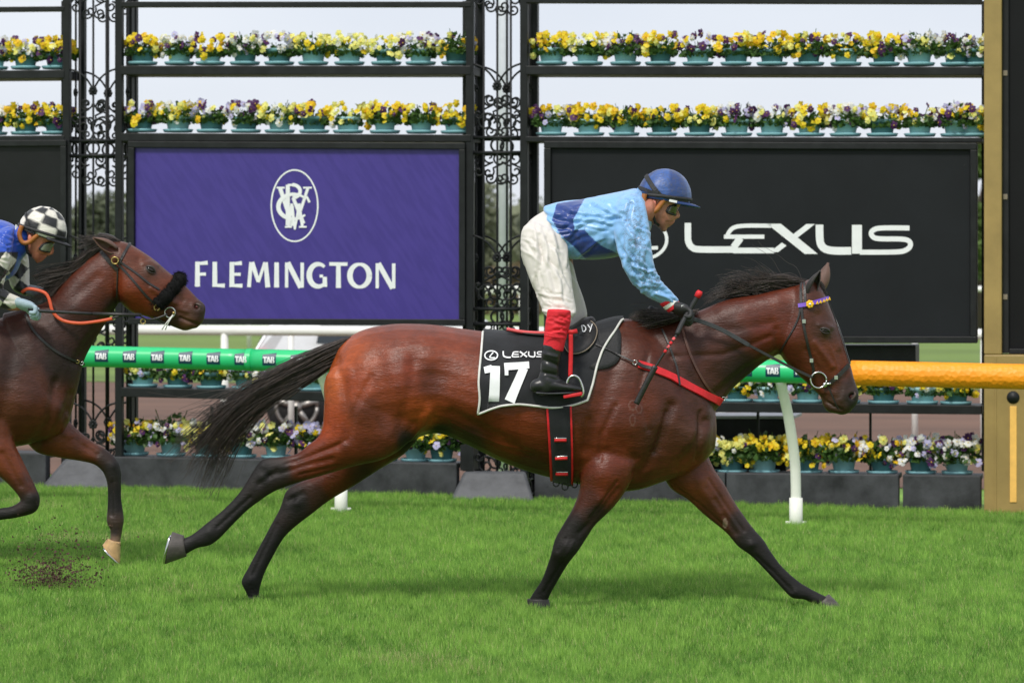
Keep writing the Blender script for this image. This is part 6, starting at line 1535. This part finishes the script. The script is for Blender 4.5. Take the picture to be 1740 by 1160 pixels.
def fleece():
    mb = MB(); pts = []
    for x, y in dense([(268, 517), (283, 503), (296, 488), (306, 474), (312, 464)], 4): pts.append(hit(H2.bvh, x, y, .006, Y2)[0])
    k = len(pts); pts += [Vector((p.x, 2 * Y2 - p.y, p.z)) for p in reversed(pts)][1:]
    r_ = random.Random(2); mb.tube(pts, [.034 + .004 * math.sin(i * 1.7) for i in range(len(pts))], 16); o = mb.build('sheepskin_noseband', MAT['fleece'], br2)
    cs = []
    for p0, p1 in zip(pts, pts[1:]):
        for _ in range(55):
            c = p0.lerp(p1, r_.random()); d = Vector((r_.gauss(0, 1), r_.gauss(0, 1), r_.gauss(0, 1))).normalized(); b = c + d * .032; cs.append([b, b + d * .006 + Vector((0, 0, r_.gauss(0, .003))), b + d * .011 + Vector((r_.gauss(0, .004), 0, r_.gauss(0, .004)))])
    strands(cs, 'sheepskin_pile', MAT['fleece'], o, .0016, .0008)
fleece()
for x, y, r_, nm, m_ in ((196.5, 442, .017, 'brass_ring', MAT['brass']), (267, 521, .014, 'brass_ring', MAT['brass']), (289, 530, .026, 'bit_ring', MAT['chrome'])):
    p, n = hit(H2.bvh, x, y, .012, Y2); ring3(p, r_, .0035, nm, br2, m_)
p, n = hit(H2.bvh, 295, 531, .016, Y2); MB().ball(p, .008, 10, 8).build('bit_stud', MAT['brass'], br2)
for a in (0, 3): MB().tube([p + Vector((0, 0, -.004)), P(283 + a, 548, Y2 - .07), P(275 + a * 2, 560, Y2 - .06)], .0028, 6).build('tongue_tie', MAT['white'], br2)
st([(262, 537), (275, 545), (290, 552)], .014, 'chin_strap')
MAT['orange_rubber'] = M('orange_rein_rubber', lin((206, 82, 44)), .5, var=.12, vs=60, bump=.3, bs=150)
rn2 = empty('reins', P(120, 540, 15.2), 'reins with an orange rubber loop drooping under the neck', 'reins')
def rp(pts, r_, m_, nm, Ya, Yb):
    q = dense(pts, 4); MB().strap([P(x, y, Ya + (Yb - Ya) * i / len(q)) for i, (x, y) in enumerate(q)], [Vector((0, -1, .2))] * len(q), r_, .006).build(nm, m_, rn2)
rp([(37, 497), (46, 491), (60, 492), (77, 498), (84, 510), (90, 530), (106, 544), (134, 549), (166, 546), (192, 541)], .017, MAT['orange_rubber'], 'rubber_grip', 15.30, 15.22)
rp([(190, 541), (215, 534), (235, 535), (250, 543), (266, 541), (284, 534)], .010, lea, 'rein', 15.22, 15.29)
p = P(243, 546, 15.26); ring3(p, .012, .003, 'martingale_ring', rn2, MAT['brass'])
bp2 = empty('breastplate', P(90, 590, 15.2), 'thin dark breastplate strap around the neck base', 'breastplate')
surf_strap(H2, [(44, 535), (55, 560), (75, 580), (100, 600), (125, 612), (141, 618)], .013, 'neck_strap', lea, Y=Y2, off=.006, parent=bp2)
for x in (130, 137):
    p, n = hit(H2.bvh, x, 614 + (x - 130) * .4, .008, Y2); ring3(p, .008, .0025, 'clip', bp2, MAT['brass'] if x == 130 else MAT['chrome'])

# ---- second rider, crouched low
J2 = empty('person', P(-60, 640, 15.2), 'crouching jockey in royal blue with black and white checked sleeves and cap', 'person')
Yk = 15.37; s2 = .905
# crown, brow, face and jaw
hd2 = [(92, 378, 52, 376, .045, Yk), (102, 393, 40, 388, .070, Yk), (96, 409, 42, 402, .071, Yk), (88, 419, 44, 412, .066, Yk), (83, 428, 46, 422, .059, Yk), (77, 435, 50, 430, .050, Yk), (71, 441, 55, 438, .038, Yk), (66, 445, 60, 443, .024, Yk)]
nose2 = [(91, 415, 82, 417, .010, Yk), (92, 426, 79, 428, .014, Yk), (90, 431.5, 78, 432, .015, Yk), (85, 434, 77, 433, .009, Yk)]
lip2 = [(80, 435, 68, 434, .020, Yk), (77.5, 438.5, 66, 437, .022, Yk), (73, 443, 62, 441, .017, Yk)]
nk2 = [(58, 408, 42, 396, .05, Yk), (46, 430, 26, 400, .052, Yk), (32, 446, 8, 400, .06, Yk)]
core2 = [(8, 400, 18, 445, .08, Yk), (-20, 384, -5, 470, .145, Yk), (-70, 386, -55, 480, .13, Yk), (-130, 400, -105, 490, .12, Yk)]
an_ = [(8, 405, -8, 420, .03, 15.26), (5, 450, -22, 455, .035, 15.16), (-5, 485, -30, 500, .032, 15.17), (20, 510, 10, 525, .024, 15.19), (36, 515, 30, 528, .02, 15.20)]
af_ = [(30, 410, 5, 420, .04, 15.54), (44, 450, 22, 455, .034, 15.55), (44, 478, 24, 488, .028, 15.54), (56, 492, 48, 502, .022, 15.52)]
lg_ = [[(-125, 440, -165, 430, .06, y), (-70, 500, -110, 520, .055, y), (-60, 540, -85, 550, .045, y), (-85, 600, -105, 600, .034, y), (-105, 640, -125, 642, .03, y), (-80, 655, -125, 662, .03, y)] for y in (15.22, 15.54)]
b2 = body_mesh([hd2, nose2, lip2, nk2, core2, an_, af_] + lg_, [], .0042, J2,
               [(75, 430, (206, 132, 104)), (60, 420, (200, 128, 102)), (88, 428, (212, 130, 106)), (72, 437, (180, 100, 88)), (45, 420, (190, 120, 98)), (0, 450, (180, 120, 100))],
               [([(79, 434), (70, 434)], 1.6, -.004), ([(66, 428), (72, 438)], 3.5, -.004), ([(80, 416)], 5, -.005)])
MB().ball(P(51, 404, 15.295), (.011, .008, .018), 12, 8).build('ear', M('ear_skin_b', lin((210, 130, 110)), .5, var=.12, vs=60), b2)
MAT['silk2'] = spatter(M('checked_silk', (0, 0, 0), .36, attr=True, var=.06, vs=14, bump=.12, bs=60, sheen=.2), .6, 80, (.16, .11, .06), .53, .66)
def col2(px, py, v):
    blue = np.array(lin((22, 70, 176))); wht = np.array(lin((214, 208, 196))); blk = np.array(lin((24, 24, 28)))
    C = np.tile(blue, (len(px), 1)); armz = (((py > 428) & (px > -42) & (v[:, 1] < 15.30)) | ((py > 432) & (v[:, 1] > 15.46)))
    ck = ((np.floor((px * .8 + py * .6) / 24) + np.floor((py * .8 - px * .6) / 24)) % 2) > .5
    C[armz & ck] = wht; C[armz & ~ck] = blk
    return C
j2 = MB()
j2.loft([(-142, 398, -112, 498, .13, Yk), (-100, 385, -75, 498, .15, Yk), (-50, 375, -30, 492, .165, Yk), (-8, 372, 8, 478, .175, Yk), (16, 378, 26, 464, .155, Yk), (28, 386, 36, 442, .085, Yk)], n=32)
j2.loft([(24, 395, -24, 415, .066, 15.22), (20, 430, -36, 440, .068, 15.17), (12, 462, -42, 478, .062, 15.155), (6, 488, -36, 508, .054, 15.16), (14, 496, -8, 522, .046, 15.17), (30, 503, 20, 526, .034, 15.19)], n=24)
j2.loft([(40, 400, 0, 415, .066, 15.52), (48, 436, 8, 446, .064, 15.56), (50, 462, 14, 472, .056, 15.56), (50, 480, 22, 492, .046, 15.54), (52, 488, 36, 500, .034, 15.53)], n=24)
garment(j2, 'silk_jacket', .005, MAT['silk2'], J2, creases(21, 14, (-30, 385, 30, 440), 20, 30, (15, 45), (1.6, 2.8), (.003, .005)) + creases(22, 14, (-30, 440, 20, 515), 30, 25, (12, 35), (1.5, 2.5), (.003, .005)), col2, 2)
MB().loft([(27, 381, 37, 440, .068, Yk), (32, 385, 40, 436, .064, Yk)], n=24, capk=.1).build('collar', M('white_collar', (.6, .62, .6), .5, var=.1), J2)
bm2 = MB()
bm2.loft([(-120, 392, -100, 480, .13, Yk), (-150, 396, -120, 490, .15, Yk), (-172, 415, -130, 500, .15, Yk)], n=26)
for y in (15.22, 15.53): bm2.loft([(-118, 440, -172, 450, .085, y), (-85, 480, -140, 505, .08, y), (-60, 515, -105, 545, .068, y), (-55, 540, -90, 560, .055, y)], n=24)
garment(bm2, 'breeches', .006, MAT['breech'], J2, (), breech_col, 3)
for y in (15.20, 15.56):
    b = MB(); b.loft([(-62, 545, -95, 550, .05, y), (-78, 590, -108, 592, .046, y), (-98, 630, -126, 634, .04, y), (-100, 650, -130, 655, .038, y)], n=22); b.loft([(-128, 640, -128, 662, .034, y), (-95, 640, -95, 662, .04, y), (-64, 652, -64, 662, .03, y)], n=20)
    garment(b, 'boot', .005, MAT['boot'], J2, (), None, 3)
MAT['pale_glove'] = spatter(M('pale_blue_glove', lin((150, 170, 182)), .65, var=.15, vs=40, bump=.3, bs=150), .5, 60, (.3, .28, .26))
MAT['grey_glove'] = M('grey_glove', lin((128, 132, 140)), .65, var=.15, vs=40, bump=.3, bs=150)
glove_hand(J2, P(30, 514, 15.19), P(58, 524, 15.17), Vector((.2, -1, .3)), 15.2, MAT['pale_glove'], P(62, 540, 15.18), 1)
glove_hand(J2, P(46, 492, 15.53), P(70, 497, 15.52), Vector((.2, 1, .3)), 15.5, MAT['grey_glove'], P(74, 510, 15.5), -1)
# checks as separate panels of silk: black and white
def cap2(x, y, z, a, b):
    i = int((a + .1) / (math.pi / 4)) % 2; j = int((b + .12) / .47) % 2
    return lin((222, 216, 206)) if (i + j) % 2 else lin((20, 20, 24))
ho2, hw2 = helmet(J2, 72, 393, rad(20), Yk, .995, cap2, MAT['glove'])
h2v = bvh_of(ho2.data); cap_strap(h2v, ho2, [(44, 360), (46, 374), (52, 388), (62, 400)], .010, Yk); cap_strap(h2v, ho2, [(36, 386), (52, 394), (72, 402), (92, 407), (108, 410)], .010, Yk)
q = dense([(-.095, -.005), (-.092, -.05), (-.065, -.082), (-.035, -.072), (-.012, -.035), (.0, -.01)], .006)
MB().tube([hw2(x, -.082, z) for x, z in q], [.012] * len(q), 10).build('ear_pad', MAT['tan_leather'], ho2)
MB().strap([hw2(x, -.076 + .03 * t, z) for x, z, t in ((-.045, -.075, 0), (-.038, -.10, .1), (-.025, -.125, .6), (-.005, -.135, 1.2))], [Vector((0, -1, 0))] * 4, .012, .003).build('chin_strap', MAT['glove'], ho2)
gv = []
for j in range(5):
    for i in range(9):
        a = rad(-80 + 160 * i / 8); z = -.012 + (.024 - .050 * j / 4) * (1 - .55 * (abs(a) / rad(80)) ** 3); gv.append(P(87, 416, Yk) + Vector((.056 * math.cos(a) - .042 - .018 * (j / 4), .068 * math.sin(a), z + .002)))
g_ = MB().add(gv, [(j * 9 + i, j * 9 + i + 1, (j + 1) * 9 + i + 1, (j + 1) * 9 + i) for j in range(4) for i in range(8)]); go = g_.build('goggles', M('clear_lens', (.25, .26, .20), .06, var=.15, spec=.8), J2); s_ = go.modifiers.new('s', 'SOLIDIFY'); s_.thickness = .004
MB().tube([gv[i] for i in range(9)], .005, 6).tube([gv[36 + i] for i in range(9)], .005, 6).tube([gv[9 * j] for j in range(5)], .006, 6).build('goggle_frame', MAT['glove'], go)
wh2 = empty('whip', P(150, 532, 15.15), 'long black whip held level along the dark bay\'s neck in a pale glove', 'whip')
MB().tube([P(x, y, 15.14 + .0001 * x) for x, y in ((48, 524), (66, 528), (120, 531), (160, 533))], [.010, .009, .0075, .007], 8).build('handle', MAT['glove'], wh2)
MB().strap([P(x, y, 15.15) for x, y in ((158, 532.8), (200, 534), (240, 535))], [Vector((0, -1, .3))] * 3, .016, .006).build('padded_flap', MAT['leather'], wh2)
# saddle and cloth of the second horse
s3 = empty('saddle_cloth', P(-80, 600, 15.1), 'plain dark saddle cloth under the crouching checked-sleeve rider', 'saddle cloth')
def cloth2():
    rows = []; nu_ = 24
    for j in range(20):
        t = j / 19; r_ = []
        for i in range(nu_):
            x = -185 + 170 * i / (nu_ - 1); r_.append(hit(H2.bvh, x, 548 + 130 * t, .012, Y2)[0])
        rows.append(r_)
    far_ = [[Vector((p.x, 2 * Y2 - p.y, p.z)) for p in r_] for r_ in rows]; top = [Vector((p.x, Y2, max(p.z, (H2.bvh.ray_cast(Vector((p.x, Y2, 3)), Vector((0, 0, -1)))[0] or p).z) + .013)) for p in rows[0]]
    allr = list(reversed(far_)) + [top] + rows
    mb = MB().add([p for r_ in allr for p in r_], [(j * nu_ + i, j * nu_ + i + 1, (j + 1) * nu_ + i + 1, (j + 1) * nu_ + i) for j in range(len(allr) - 1) for i in range(nu_ - 1)])
    o = mb.build('cloth', MAT['cloth'], s3); s_ = o.modifiers.new('s', 'SOLIDIFY'); s_.thickness = .005; s_.offset = 1
cloth2()
